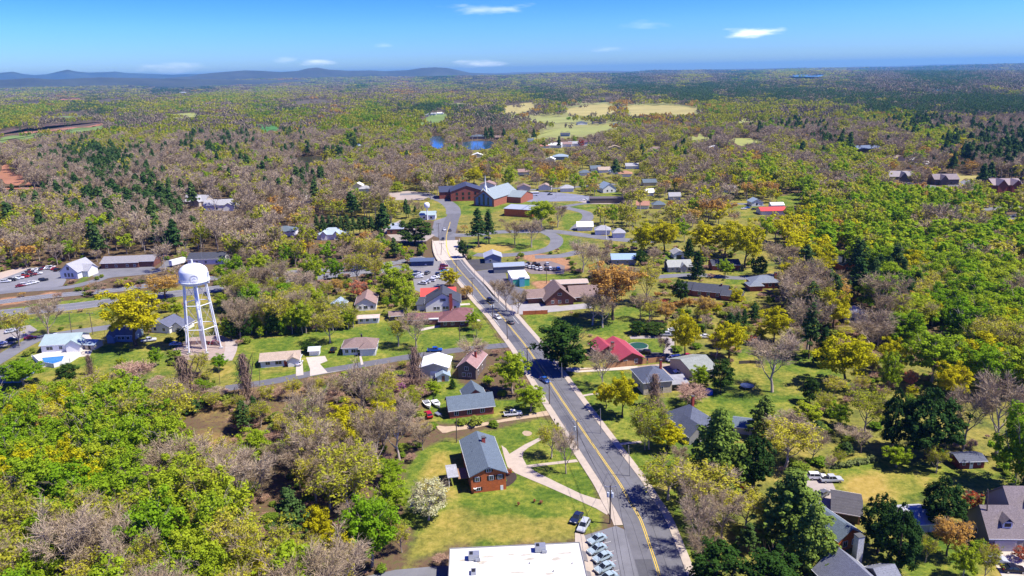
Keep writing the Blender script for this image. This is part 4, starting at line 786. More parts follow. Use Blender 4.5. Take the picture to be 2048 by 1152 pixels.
# up the road, right
house('metal_shed','light blue grey metal building with white gable roof by the bridge',(965,525),(997,523),10,3.6,1.8,'gy',mat((.24,.27,.33),.5,.06,.8,kind='seam',name='grey_metal_wall'),mat((.4,.43,.52),.4,.05,.8,kind='seam',name='silver_metal_roof'),cat='building',at=(*G(970,527),4),w=9,wins=[('f',3,1),('r',4,1)])
house('storage_building','long low dark grey storage building with blue grey roof',(984,546),(1047,539),6.5,3.6,1.2,'gx',mat((.17,.18,.2),.6,.06,.8,kind='seam',name='dark_metal_wall'),mat((.3,.35,.43),.45,.05,.8,kind='seam',name='blue_metal_roof'),cat='building',at=(*G(988,547),6),w=16,wins=[],oh=.25)
house('car_wash','car wash with white flat roof and green striped front',(1018,574),(1056,568),14,4.0,.2,'flat',SW,RWH,cat='building',at=(*G(1024,573),8),w=8.5,wins=[],wings=[(0.4,8.6,-.5,-.02,3.6,.1,'flat',WHITE,mat((.05,.42,.27),.5,.1,1,name='green_panel')),(3.5,6.0,-1.6,-.55,4.4,.1,'flat',RBLU,mat((.1,.35,.5),.5,.1,1,name='teal_panel'))])
bb=house('brown_roofed_building','large brown brick building with steep pyramid gable roof',(1090,612),(1135,606),13,3.2,5.2,'gy',BRD,RBR,cat='building',at=(*G(1092,612),8),w=12.5,wings=[(-7,0,5,14,3.2,2.2,'gx'),(12.5,26,3,13,3.2,3.2,'gx')],wins=[('f',3,1),('f',6.2,1),('f',9.5,1),('f',6.25,4.6,1.6,.9)],oh=1.0)
house('annex_building','low tan roofed annex behind the brown pyramid roof',(1108,582),(1150,580),7,3,.8,'gx',BRD,mat((.45,.36,.3),.7,.08,.8,name='tan_metal'),cat='building',at=(*G(1105,580),5),w=17,wins=[])
house('blue_roofed_house','grey house with blue metal roof beyond the brown roofed building',(1222,530),(1266,528),11,3.2,1.8,'gx',SG,mat((.3,.42,.56),.45,.06,.8,kind='seam',name='light_blue_metal'),at=(*G(1224,530),-2),w=13,wins=[('f',3,1),('f',8,1)])
house('grey_roofed_house','beige house with pale grey gable roof and a square lawn',(1335,544),(1378,541),9,3.2,2.3,'gx',STONE,mat((.35,.36,.33),.85,.1,.8,kind='shingle',name='sage_shingles'),at=(*G(1337,545),3),w=12,wings=[(6,9,-1.2,2.5,3.2,1.5,'gy')],wins=[('f',2,1),('f',4.5,1),('f',10.5,1)],chim=[(-.4,4,6,BLK,.8)])
house('garage','small white garage behind the pale grey roofed house',(1348,517),(1366,516),8,3,1.6,'gy',SW,RLG,cat='garage',at=(*G(1348,518),2),w=5.5,wins=[],door=('f',2.7,GLASS,2.8,2.2))
house('brick_house','brick house with white fronted porch half hidden by golden trees',(1425,540),(1475,538),9,3,1.8,'gx',BRR,RD,at=(*G(1425,541),0),w=14,wins=[('f',3,1),('f',8,1)])
house('long_brick_house','long dark roofed brick house stepping down the slope',(1370,585),(1400,600),9,3.1,2.2,'gx',BRR,RD,at=(*G(1385,592),-24),w=15,wings=[(-7,0,1,9,3.1,2.2,'gx'),(13,22,-2,5,2.6,1.4,'gx')],wins=[('f',3,1),('f',7,1),('f',11,1)],chim=[(12,4,5.8,BRICKC,.7)])
house('slate_roofed_house','brick house with blue slate roof and square chimney among bare trees',(1505,585),(1552,578),9,3.1,2.2,'hip',BRR,mat((.18,.21,.26),.85,.1,.8,kind='shingle',name='slate_blue'),at=(*G(1506,578),3),w=12.5,wings=[(-3,3,-4,2,2.8,1.6,'hip')],wins=[('f',5,1),('f',8,1),('f',11,1)],chim=[(12,4,6.6,BRICKC,1.1)])
house('brick_house','orange brick house with navy roof in the woods on the right',(1683,545),(1709,541),16,3.4,1.9,'gy',BR,RD,at=(*G(1686,543),8),w=7.5,wins=[('f',2,1),('f',5,1)],chim=[(1.5,3,6.4,BLK,.9)])
house('white_shed_house','white roofed house glimpsed through bare trees on the right',(1690,648),(1724,652),9,3,1.8,'gy',SW,mat((.6,.63,.68),.5,.06,.8,kind='seam',name='white_blue_metal'),at=(*G(1688,645),-20),w=8.5,wins=[('f',3,1)])
# right of the main road
house('crimson_roofed_house','long brick house with crimson metal roof beside the round pool',(1236,730),(1273,722),17,3.0,2.1,'gy',BRD,RCRI,at=(*G(1240,734),14),w=8.5,wings=[(-4.5,2,9,18.5,3.1,1.9,'gy')],wins=[('f',2,1),('f',6,1),('l',3,1)],oh=.7,chim=[(.6,9,6.0,BRICKC,.9)])
house('stone_house','tan stone house with navy hip roof behind a twisted bare tree',(1282,790),(1335,782),11.5,4.4,2.6,'hip',STONE,mat((.1,.115,.16),.85,.12,.8,kind='shingle',name='navy_shingles'),at=(*G(1287,790),10),w=9.5,wings=[],wins=[('f',2.3,1,.9,1.4),('f',3.4,1,.9,1.4),('f',6,1),('l',4,1)],chim=[(8.6,8,8.2,BRICKC,.7)])
house('carport','open carport with grey lean-to roof beside the stone house',(1342,780),(1362,778),6,2.4,.5,'shed',SBR,mat((.3,.3,.32),.6,.2,.6,name='worn_metal'),cat='carport',at=(*G(1342,782),6),w=5.5,wins=[],door=('f',2.7,BLK,4.6,2.1))  # black front panel paints in the shade of the open bay
house('grey_roofed_house','house with weathered grey gable roof behind the white vans',(1392,764),(1424,760),13,3.4,2.1,'gx',STONE,mat((.26,.28,.26),.85,.14,.8,kind='shingle',name='mossy_shingles'),at=(*G(1384,762),22),w=9.5,wings=[],wins=[('f',2,1),('f',6,1),('r',3,1)])
house('navy_roofed_house','house with steep navy pyramid roof and brick chimney',(1372,886),(1412,862),11.5,3.2,4.0,'hip',SG,mat((.105,.12,.165),.85,.12,.8,kind='shingle',name='navy_slate'),at=(*G(1376,880),24),w=10,wings=[(-1.5,4.5,-2.5,4,3.0,2.6,'gy')],wins=[('f',6,1),('f',8,1),('r',4,1)],chim=[(8.5,9.5,7.8,BRICKC,.7)])
house('garage','small grey roofed garage beside the tall feathery cedar',(1470,870),(1488,866),6,2.4,1,'gx',SB,RG,cat='garage',at=(*G(1466,866),-20),w=5,wins=[])
house('garden_barn','dark red barn shed with white framed windows and navy roof on the lawn',(1917,938),(1957,935),4.2,2.4,.7,'gx',mat((.19,.03,.03),.7,.08,.8,kind='siding',name='barn_red'),mat((.1,.11,.15),.8,.12,.8,kind='shingle',name='navy_felt'),cat='shed',at=(*G(1917,938),2),w=6.6,wins=[('f',1.2,1.1,.6,.6),('f',5.2,1.1,.6,.6),('f',3.2,1.2,.5,.6)],door=('f',3.2,WHITE,.9,1.9))
house('white_garage','white garage with pale lilac grey roof between the dark cedars',(1828,1064),(1856,1063),7,2.5,1.5,'gx',SW,mat((.4,.4,.44),.7,.06,.8,name='lilac_roof'),cat='garage',at=(*G(1822,1066),3),w=5.6,wins=[],door=('f',2.8,mat((.5,.48,.46),.6,.1,1,name='grey_door'),2.6,1.9))
house('carport','carport with dark brown shingle roof on thin posts beside the brick house',(1690,1048),(1716,1050),9,2.6,1.0,'gx',WOOD,mat((.085,.08,.085),.85,.14,.8,kind='shingle',name='charcoal_shingles'),cat='carport',at=(*G(1664,1040),-22),w=5.8,wins=[],door=('f',2.9,BLK,4.8,2.3))  # black slab stands in for the dark shade under the roof
house('brick_house','orange brick house with grey blue gable roof between the cedars',(1676,1100),(1708,1102),13,3.4,1.9,'gy',BR,RG,at=(*G(1674,1106),22),w=6.4,wins=[('f',2,1),('f',4.6,1)])
nb=house('grey_roofed_house','house with steep grey cross gable roof and tall striped chimney at the bottom edge',(1640,1200),(1790,1190),11,4.6,4.0,'gy',SG,mat((.2,.21,.245),.85,.1,.8,kind='shingle',name='steel_grey_shingles'),at=(*G(1700,1252),14),w=9.5,wings=[(-4,0,1,9,4.2,2.0,'gx'),(9.5,13.5,3,9,4.4,2.0,'gx')],wins=[('f',3,1),('f',6,1)],chim=[(10.6,12.3,9.2,mat((.5,.5,.47),.7,.3,4,kind='seam',name='striped_chimney'),1.4)])
gw=mat((.27,.25,.25),.7,.06,.7,kind='siding',name='taupe_siding'); gr_=mat((.2,.165,.165),.85,.1,.8,kind='shingle',name='taupe_shingles')
gh=house('large_grey_house','large grey gabled house with attached garage and dormers at the lower right corner',(1976,1098),(2030,1103),9.5,3.6,4.6,'gx',gw,gr_,at=(*G(1975,1102),-3),w=7.2,wings=[(6.5,18,2.5,14,5.6,5.2,'gx')],wins=[('l',5,1.2)],door=('f',3.4,mat((.55,.52,.53),.6,.05,1,kind='siding',name='garage_white'),4.6,2.5),oh=.4)
for (x,y,z_) in ((4.0,1.2,4.8),(10.5,4.6,7.2),(15,4.6,7.2)):
    m_=MB().mat(SW); m_.box(x-1.0,x+1.0,y,y+3,z_,z_+1.5); m_.mat(gr_); roofmesh(m_,x-1.0,x+1.0,y,y+3.2,z_+1.5,1.0,'gy',.25,.12); m_.mat(GLASS).box(x-.65,x+.65,y-.04,y,z_+.35,z_+1.2); m_.build('dormer',gh)
m_=MB().mat(mat((.5,.16,.14),.8,.1,1,name='porch_red')); m_.box(8,17,-.2,2.4,0,.5); m_.build('porch_floor',gh)
m_=MB().mat(mat((.45,.2,.19),.8,.1,1,name='porch_roof_red')); roofmesh(m_,8,17,-.4,2.4,2.9,.7,'shed',.2); m_.build('porch_roof',gh)
for x in (8.2,11,14,16.8):
    m_=MB().mat(WHITE); m_.box(x-.08,x+.08,-.3,-.14,.5,2.9); m_.build('post',gh)
# --- middle distance
CH=dict(fine=False)
house('brick_hall','brick hall with navy hipped roof, left wing of the church',(905,400),(958,402),24,8,4.5,'gy',BRR,mat((.05,.06,.11),.8,.1,.5,kind='shingle',name='navy_church_roof'),cat='church hall',at=(*G(902,403),6),w=26,wings=[(-9,2,14,32,6,3.5,'gx')],wins=[('f',5,1.5,1.6,2),('f',10,1.5,1.6,2),('f',15,1.5,1.6,2),('f',20,1.5,1.6,2),('f',5,5,1.6,2),('f',10,5,1.6,2),('f',15,5,1.6,2),('f',20,5,1.6,2)],fine=False)
ch=house('brick_church','brick church with pale green grey roof, blue glazed gable and white steeple',(950,411),(985,412),40,6.5,6.5,'gy',mat((.35,.12,.07),.85,.15,1,kind='brick',name='church_brick'),mat((.26,.31,.32),.8,.06,.5,kind='shingle',name='green_grey_shingles'),cat='church',at=(*G(948,411),-28),w=18,wings=[(18,30,22,44,5,3.5,'gx')],wins=[('f',5,1,1.5,6),('f',9,1,1.5,8.5),('f',13,1,1.5,6)],fine=False)
m_=MB().mat(mat((.12,.2,.34),.3,.15,.8,name='blue_glazing')); m_.add([(1.5,-.06,.6),(16.5,-.06,.6),(16.5,-.06,5.8),(9,-.06,11.2),(1.5,-.06,5.8),(1.5,-.02,.6),(16.5,-.02,.6),(16.5,-.02,5.8),(9,-.02,11.2),(1.5,-.02,5.8)],[(0,1,2,3,4),(0,5,6,1),(1,6,7,2),(2,7,8,3),(3,8,9,4),(4,9,5,0)]); m_.build('glazed_gable',ch)
m_=MB().mat(WHITE); m_.box(8.1,9.9,2.2,4.0,11,14.5); m_.tube((9,3.1,14.5),(9,3.1,15.5),1.2,.9,8); m_.tube((9,3.1,15.5),(9,3.1,24),.7,.04,8)
for a_ in range(4):
    t_=math.pi/4+a_*math.pi/2; m_.tube((9+3.6*math.cos(t_),3.1+3.6*math.sin(t_),11.2),(9+.7*math.cos(t_),3.1+.7*math.sin(t_),14.5),.3,.2,5)
m_.build('steeple',ch)
house('brick_chapel_wing','round fronted orange brick wing with blue grey roof beside the church',(1010,398),(1030,398),14,5,4,'gy',BR,mat((.2,.24,.32),.8,.1,.5,name='wing_roof'),cat='chapel',at=(*G(1009,400),4),w=9,wins=[],fine=False)
house('brick_workshop','long brick workshop with pale metal shed roof below the church',(1032,432),(1060,436),13,5.5,1.0,'shed',BR,mat((.36,.4,.46),.5,.08,.6,kind='seam',name='pale_blue_metal'),cat='building',at=(*G(1044,434),-24),w=8,wings=[(-14,0,0,13,5.5,1.0,'shed')],wins=[],fine=False)
house('long_brown_building','long flat brown building beside the church parking lot',(1180,408),(1240,406),10,3.6,.2,'flat',SBR,mat((.12,.1,.1),.8,.1,.4,name='brown_flat_roof'),cat='building',at=(*G(1180,407),-3),w=27,wins=[],fine=False)
house('blue_roofed_house','white house with pale blue steep roof behind the long brown building',(1208,388),(1236,386),14,4,4,'gy',SW,RBLU,at=(*G(1206,386),14),w=12,wins=[('f',4,1),('f',8,1)],fine=False)
house('white_barn','pale green gabled house beside the small white water tank',(842,440),(868,440),9,3.6,2,'gx',SW,RTQ,at=(*G(840,440),0),w=11,wins=[('f',3,1),('f',8,1)],fine=False)
house('flat_roofed_house','brick house with blue grey flat roof on the loop drive by the magnolias',(775,468),(800,467),11,3.2,.2,'flat',BRD,mat((.33,.37,.42),.6,.12,.3,name='grey_flat_roof'),at=(*G(774,469),2),w=11,wings=[(1,9,11,20,3.4,.2,'flat')],wins=[('f',3,1),('f',8,1)],fine=False)
house('blue_roofed_barn','white house with wide light blue hip roof in front of a row of dark pines',(634,480),(678,478),13,3.4,3.2,'hip',SW,mat((.36,.43,.5),.7,.06,.5,name='light_blue_hip'),at=(*G(634,480),1),w=18,wings=[(3,6,-1,4,4.2,1.6,'gy'),(11,14,-1,4,4.2,1.6,'gy')],wins=[],fine=False)
house('hidden_house','grey roofed house hidden in trees left of the light blue hip roof',(545,472),(580,470),12,3.2,2.6,'hip',SW,RG,at=(*G(545,473),0),w=14,wins=[],fine=False)
house('stone_house','white and grey many gabled house deep in the bare woods on the left',(365,418),(410,416),14,4,4.2,'gx',SB,RLG,at=(*G(365,412),-8),w=20,wings=[(10,17,-4,6,4.4,3.4,'gy')],wins=[('f',4,1),('f',14,1)],fine=False)
house('white_house','white gabled house with attached garage at the end of the tan power line cut',(415,425),(465,420),14,4.4,3.4,'gx',SW,RLG,at=(*G(408,422),6),w=24,wings=[(16,24,-5,5,4,2.6,'gy')],wins=[('f',4,1),('f',10,1)],fine=False)
house('navy_shelter','long navy roofed shelter at the back of the car park',(822,532),(860,530),7,2.9,.8,'gx',mat((.04,.06,.14),.6,.1,.6,name='navy_wall'),mat((.09,.12,.2),.5,.08,.6,kind='seam',name='navy_metal'),cat='shelter',at=(*G(822,533),2),w=12,wins=[],fine=False)
house('red_roofed_house','low house with pinkish red metal roof in a clearing on the right',(1524,430),(1562,429),11,3,1.8,'gx',SW,RRED,at=(*G(1522,430),0),w=18,wins=[],fine=False)
house('white_shed','small white shed behind the pinkish red roof on the right',(1543,418),(1562,417),7,3,1.4,'gx',SW,RWH,cat='shed',at=(*G(1543,418),0),w=9,wins=[],fine=False)
house('white_house','white house with blue grey roof in the clearing beside two dark cars',(1503,414),(1520,412),9,3.4,2.2,'gy',SW,RBLU,at=(*G(1503,413),4),w=9,wins=[('f',4,1)],fine=False)
house('white_house','small white house beside an orange tree at the edge of the clearing',(1448,384),(1470,383),9,3.4,1.8,'gx',SW,RLG,at=(*G(1448,385),4),w=10,wins=[('f',4,1)],fine=False)
house('townhouse_block','brown grey roofed townhouses at the left end of the hillside lane',(1775,362),(1825,366),14,5,4,'gx',SBR,mat((.3,.27,.27),.85,.1,.4,name='taupe_roofs'),cat='townhouses',at=(*G(1778,364),-10),w=20,wings=[(8,14,-4,8,5,4,'gy')],wins=[('f',4,1),('f',18,1)],fine=False)
house('townhouse_block','brown grey roofed townhouses beside the curved lane, second from the left',(1868,368),(1905,366),14,5,3.6,'gx',SBR,mat((.24,.2,.2),.85,.1,.4,name='brown_grey_roofs'),cat='townhouses',at=(*G(1868,370),-6),w=20,wings=[(4,10,-3,8,5,3.6,'gy')],wins=[('f',14,1)],fine=False)
house('large_brick_house','large brick house with two taupe gables near the right edge',(1985,384),(2030,384),16,6.5,4,'gx',BRR,mat((.3,.24,.24),.85,.1,.4,name='taupe_gable_roof'),at=(*G(1985,386),-4),w=22,wings=[(2,9,-3,8,7,4,'gy'),(13,20,-3,8,7,3.6,'gy')],wins=[('f',13.5,1),('f',13.5,5)],fine=False)
house('dark_building','long dark blue roofed building alone in the woods on the right',(1715,306),(1746,304),18,4.5,3,'gx',SBR,mat((.13,.17,.26),.6,.1,.3,name='dark_blue_roof'),cat='building',at=(*G(1714,305),0),w=30,wins=[],fine=False)
# --- scattered far houses: (x, y, width px, wall, roof, words)
far_rows=[(1048,350,22,SW,RMV,'with mauve roof and white chimney stack behind the church'),(1048,382,26,SB,RBR,'with brown hip roof beside the parked bus lot'),(1090,381,26,SW,mat((.33,.24,.2),.85,.1,.5,name='taupe'),'with tan brown gable roof, left of a grey roofed one'),
 (1134,384,26,SW,RLG,'with light grey gable roof above the church lawn'),(975,376,30,SW,RMV,'with pinkish roof directly behind the steeple'),(1210,346,24,SW,RTAN,'with orange tan roof beside another on the hillside street'),(1230,349,22,SW,RBLU,'with white blue gable roof between two tan roofs'),
 (1250,354,26,SW,mat((.38,.2,.12),.85,.1,.5,name='rust_shingles'),'with rust brown roof, rightmost of three in a row'),(1265,338,26,SW,RLG,'with long grey roof above the rust brown one'),(1192,343,20,SW,RG,'with dark grey roof left of the orange tan roof'),(1285,418,24,SW,mat((.4,.2,.14),.85,.1,.5,name='terracotta'),'with terracotta roof among bare trees'),
 (1318,418,24,SB,RG,'with dark roof in the trees right of the terracotta one'),(1170,462,30,SW,RWH,'with white roof half hidden under green trees'),(1205,470,30,SW,RLG,'with pale roof beside the flag pole'),(1238,476,24,SW,RLG,'with pale tan roof under the golden trees'),(1350,400,22,SW,RLG,'with white roof in the leafy hillside'),
 (730,385,24,SW,RLG,'with pale grey roof left of the tan car park'),(715,378,20,SW,RWH,'with white roof in bare trees left of the car park'),(1300,372,26,SB,RG,'with grey roof near a dark conifer'),(1170,352,22,SW,RG,'with dark roof above the church road'),(955,316,22,SW,RWH,'white and small beside the lake shore trees'),
 (1090,297,20,SW,mat((.4,.18,.14),.85,.1,.5,name='brick_red_roof'),'with brick red roof at the left end of the village row'),(1110,296,26,SW,RWH,'with white roof in the village row beyond the town'),(1130,294,26,SW,RMV,'with mauve roof in the middle of the village row'),(1150,293,24,SW,RLG,'with grey roof in the village row beside a red tree'),(1178,292,26,SW,RMAR,'with maroon roof at the right end of the village row'),
 (1120,320,30,SBL,RBLU,'long and low with blue roof below the village row'),(1100,324,18,SW,RWH,'tiny and white below the dark hedge'),(1230,300,22,SB,RTAN,'with tan roof right of the village row'),(1310,303,18,SW,RBR,'with brown roof in the trees far right of the village row'),
 (955,278,30,SG,RG,'with many grey gables on the far lake shore'),(1000,280,22,SBR,RBR,'with brown roof on the lake point'),(945,262,20,SW,RMV,'pinkish and low in the woods above the lake'),(862,262,18,SW,RWH,'white by the lane above the lake'),(850,233,14,SW,RWH,'white at the top of the green slope'),(865,231,14,SW,RLG,'pale at the top of the green slope'),(880,229,12,SW,RWH,'white at the right end of the green slope'),
 (850,212,20,SB,RMV,'rosy roofed on the ridge left of the golf course'),(1060,285,14,SW,RG,'white gabled by the lake road'),(1165,250,20,SW,RG,'grey roofed at the edge of the pale fairway'),(1130,273,18,SBL,RD,'dark blue at the tip of the pale fairway'),(1200,248,26,SB,RMV,'mauve roofed above the pale fairway'),(1240,252,24,SW,RG,'white with grey roof right of the pale fairway'),(1265,250,20,SG,RG,'grey roofed on the right of the pale fairway'),
 (1105,212,22,SW,RLG,'pale grey between the two tan fairways'),(1125,210,18,SB,RG,'grey in the trees between the two tan fairways'),(1205,205,22,SG,RD,'dark roofed on the golf course ridge'),(1225,203,24,SG,RG,'slate roofed on the golf course ridge'),(1235,218,18,SG,RD,'dark roofed on the middle of the golf course lane'),(1240,228,16,SB,RMV,'mauve roofed at the foot of the golf course lane'),(1248,210,14,SW,RG,'white beside the golf course lane'),
 (1180,222,0,SG,RD,''),(990,196,10,SW,RTAN,'tan roofed and tiny beyond the golf course'),(1395,282,0,SG,RD,''),(1430,300,18,SW,RWH,'white at the clearing on the right'),(1668,240,18,SW,RWH,'white alone in the right hand forest'),(1605,233,0,SW,RWH,''),(235,197,34,SW,RWH,'long white farm building in the far left country'),(112,183,12,SW,RWH,'white speck of a farm in the far left country'),(365,186,12,SW,RWH,'white farm between the far left woods'),(178,175,6,SW,RWH,'bright white far away under the left hills'),
 (395,246,8,SW,RWH,'white in the woods right of the clay field'),(540,215,12,SW,RWH,'white far off above the green meadow'),(450,228,10,SW,RTAN,'tan in the far middle woods'),(640,196,14,SW,RWH,'white in the far woods left of centre'),(770,187,20,SW,RWH,'low white beside the far motorway'),(715,296,18,SW,RBLU,'pale blue in the woods left of the lake'),(706,298,10,SW,RWH,'white in the woods left of the lake'),
 (620,405,16,SW,RWH,'narrow and white in the bare woods'),(1500,284,0,SW,RWH,''),(1800,322,20,SB,RTAN,'pinkish in the woods above the townhouses'),(1830,326,16,SW,RWH,'white in the woods above the townhouses'),(1930,318,22,SB,RTAN,'tan on the right hand slope'),(1860,334,18,SW,RWH,'pale on the slope right of the townhouses'),(1300,392,16,SW,RWH,'white near the bronze tree'),(1570,150,0,SW,RWH,'')]
for (x,y,wp,wm_,rm_,words) in far_rows:
    if wp==0: continue
    gx,gy=G(x-wp/2,y); k=mpp(gx,gy); W_=wp*k
    D_=min(W_*.8,14); rt=rng.choice(['gx','gy','gx','hip'])
    adj='far house' if y<340 else 'house'
    house('far_house' if y<340 else 'small_house',(adj+' '+words),(x-wp/2,y),(x+wp/2,y),D_,3.2 if W_<16 else 4,2.4,rt,wm_,rm_,at=(gx,gy,rng.uniform(-12,12)),w=W_,wins=[],fine=False,margin=3,oh=.6)
# far motorway bridge line
# ------------------------------------------------------------ water tower
wx,wy=G(405,703); a_,b_=G(452,700),G(377,707)
TWM=mat((.8,.82,.84),.45,.05,.3,name='white_tower_paint'); TWR=mat((.45,.43,.42),.7,.3,1,name='weathered_steel')
TH_=hz_=None
def hz0(x,y,ty):
    lo,hi=0,90
    for _ in range(30):
        m_=(lo+hi)/2
        if PX(x,y,m_)[1]>ty: lo=m_
        else: hi=m_
    return lo
tx,ty_=G(408,697); Htop=hz0(tx,ty_,527); k=mpp(tx,ty_,Htop); TR=27.2*k
tw=empty('water_tower',(tx,ty_,0),math.radians(12),'tall white water tower on six splayed legs with a faint round emblem on its tank','water tower')
zb=Htop-TR*1.32; zt=Htop
prof=[(0,zb-TR*.3),(TR*.6,zb-TR*.26),(TR*.93,zb-TR*.2),(TR*.985,zb-TR*.1),(TR,zb+.15),(TR*1.0,zb+TR*.78),(TR*.97,zb+TR*.86),(TR*.85,zb+TR*1.03),(TR*.62,zb+TR*1.2),(TR*.35,zb+TR*1.29),(0,zb+TR*1.32)]
m_=MB().mat(TWM); m_.lathe(prof,40); m_.build('tank',tw,smooth=True)
m_=MB().mat(TWM); m_.lathe([(TR*1.0,zb+.1),(TR*1.09,zb+.1),(TR*1.09,zb+.3),(TR*1.0,zb+.3)],40); m_.build('walkway',tw)
m_=MB().mat(TWM)
for i in range(40):
    t0=2*math.pi*i/40; t1=2*math.pi*(i+1)/40; R=TR*1.08
    m_.tube((R*math.cos(t0),R*math.sin(t0),zb+.3),(R*math.cos(t0),R*math.sin(t0),zb+1.3),.03,n=4); m_.tube((R*math.cos(t0),R*math.sin(t0),zb+1.3),(R*math.cos(t1),R*math.sin(t1),zb+1.3),.03,n=4)
m_.build('railing',tw)
ng_=6
def leg_at(i,z): 
    t=math.radians(-60-12+60*i+0); f_=1-z/zb; R=TR*(.93+.5*f_)*.92; return (R*math.cos(t),R*math.sin(t),z)
for i in range(ng_):
    m_=MB().mat(TWM); m_.tube(leg_at(i,0),leg_at(i,zb),.25,.25,8); m_.mat(mat((.4,.38,.36),.9,.1,1,name='footing')).box(leg_at(i,0)[0]-.7,leg_at(i,0)[0]+.7,leg_at(i,0)[1]-.7,leg_at(i,0)[1]+.7,0,.5); m_.build('leg',tw)
for zz in (zb*.34,zb*.68):
    for i in range(ng_):
        m_=MB().mat(TWM); m_.tube(leg_at(i,zz),leg_at((i+1)%ng_,zz),.16,n=6); m_.build('strut',tw)
for (z0,z1) in ((0,zb*.34),(zb*.34,zb*.68),(zb*.68,zb)):
    for i in range(ng_):
        m_=MB().mat(TWR); m_.tube(leg_at(i,z0+.3),leg_at((i+1)%ng_,z1),.06,n=4); m_.tube(leg_at((i+1)%ng_,z0+.3),leg_at(i,z1),.06,n=4); m_.build('brace',tw)
m_=MB().mat(TWM); m_.tube((0,0,0),(0,0,zb-TR*.3),.75,.75,14); m_.build('riser',tw,smooth=True)
m_=MB().mat(TWM); m_.tube((0,0,zt),(0,0,zt+1.6),.35,.3,8); m_.build('vent',tw); m_=MB().mat(TWM); m_.tube((TR*1.02,-1,zb-1),(TR*1.06,-1,zb+TR*.7),.25,n=6); m_.build('ladder_tube',tw)
m_=MB().mat(TWR)
for i in range(20):
    t0=2*math.pi*i/20; t1=2*math.pi*(i+1)/20
    for r_ in (1.45,1.15):
        a0=-1.55+.0; R=TR+.03
        def P3(t): 
            u_=r_*math.cos(t); ang=math.radians(-80)+u_/TR; return (R*math.cos(ang),R*math.sin(ang),zb+TR*.36+r_*math.sin(t))
        m_.tube(P3(t0),P3(t1),.05,n=4)
for (u0,v0,u1,v1) in ((-.7,-.3,.1,.5),(.1,.5,.7,-.2),(-.5,.1,.6,.1),(-.3,-.6,.3,-.6)):
    def P4(u_,v_): ang=math.radians(-80)+u_/TR; return ((TR+.03)*math.cos(ang),(TR+.03)*math.sin(ang),zb+TR*.36+v_)
    m_.tube(P4(u0,v0),P4(u1,v1),.05,n=4)
m_.build('emblem',tw)
VIS.append([(360,545),(372,522),(412,522),(424,545),(428,580),(446,700),(372,704),(366,585)])
# small white tank on a mast
x,y=G(855,440); st=empty('small_water_tank',(x,y,0),0,'small white water tank on a single slender pillar beside the pale green house','water tank'); h_=hz0(x,y,405)
m_=MB().mat(TWM); m_.lathe([(0,h_-4.4),(1.5,h_-3.8),(2.0,h_-3),(2.0,h_-1),(1.4,h_-.2),(0,h_)],16); m_.build('tank',st,smooth=True); m_=MB().mat(TWM); m_.tube((0,0,0),(0,0,h_-4.2),.5,.35,10); m_.build('pillar',st); VIS.append([(848,403),(862,403),(862,440),(848,440)])
# ------------------------------------------------------------ vehicles
def carpaint(c): return mat(c,.25,.03,1,name='car_paint',spec=.5,metal=.15)
TYRE=mat((.02,.02,.02),.9,.1,1,name='tyre'); RIM=mat((.4,.4,.42),.35,.05,1,metal=.7,name='rim'); LIGHT=mat((.7,.7,.68),.2,.02,1,name='lamp_glass'); TAIL=mat((.35,.01,.01),.3,.02,1,name='tail_lamp')
PROF={ # (body side profile, greenhouse profile), x forward
 'sedan':([(-2.25,.45),(-2.28,.85),(-2.1,.98),(-1.5,1.02),(.95,.98),(1.9,.82),(2.25,.65),(2.27,.4)],[(-1.6,1.0),(-1.0,1.42),(.15,1.45),(1.0,.98)],1.8),
 'suv':([(-2.3,.5),(-2.33,1.0),(-2.2,1.1),(1.0,1.1),(2.0,1.0),(2.3,.8),(2.33,.5)],[(-2.2,1.08),(-1.95,1.68),(.2,1.72),(1.05,1.08)],1.88),
 'pickup':([(-2.8,.55),(-2.8,1.05),(-.9,1.05),(1.2,1.05),(2.4,1.0),(2.75,.8),(2.78,.5)],[(-.95,1.03),(-.75,1.75),(.6,1.75),(1.3,1.03)],1.95),
 'van':([(-2.7,.5),(-2.75,1.1),(-2.6,1.15),(1.7,1.15),(2.5,1.0),(2.7,.8),(2.72,.5)],[(-2.6,1.13),(-2.5,2.0),(1.1,2.02),(1.95,1.13)],1.98)}
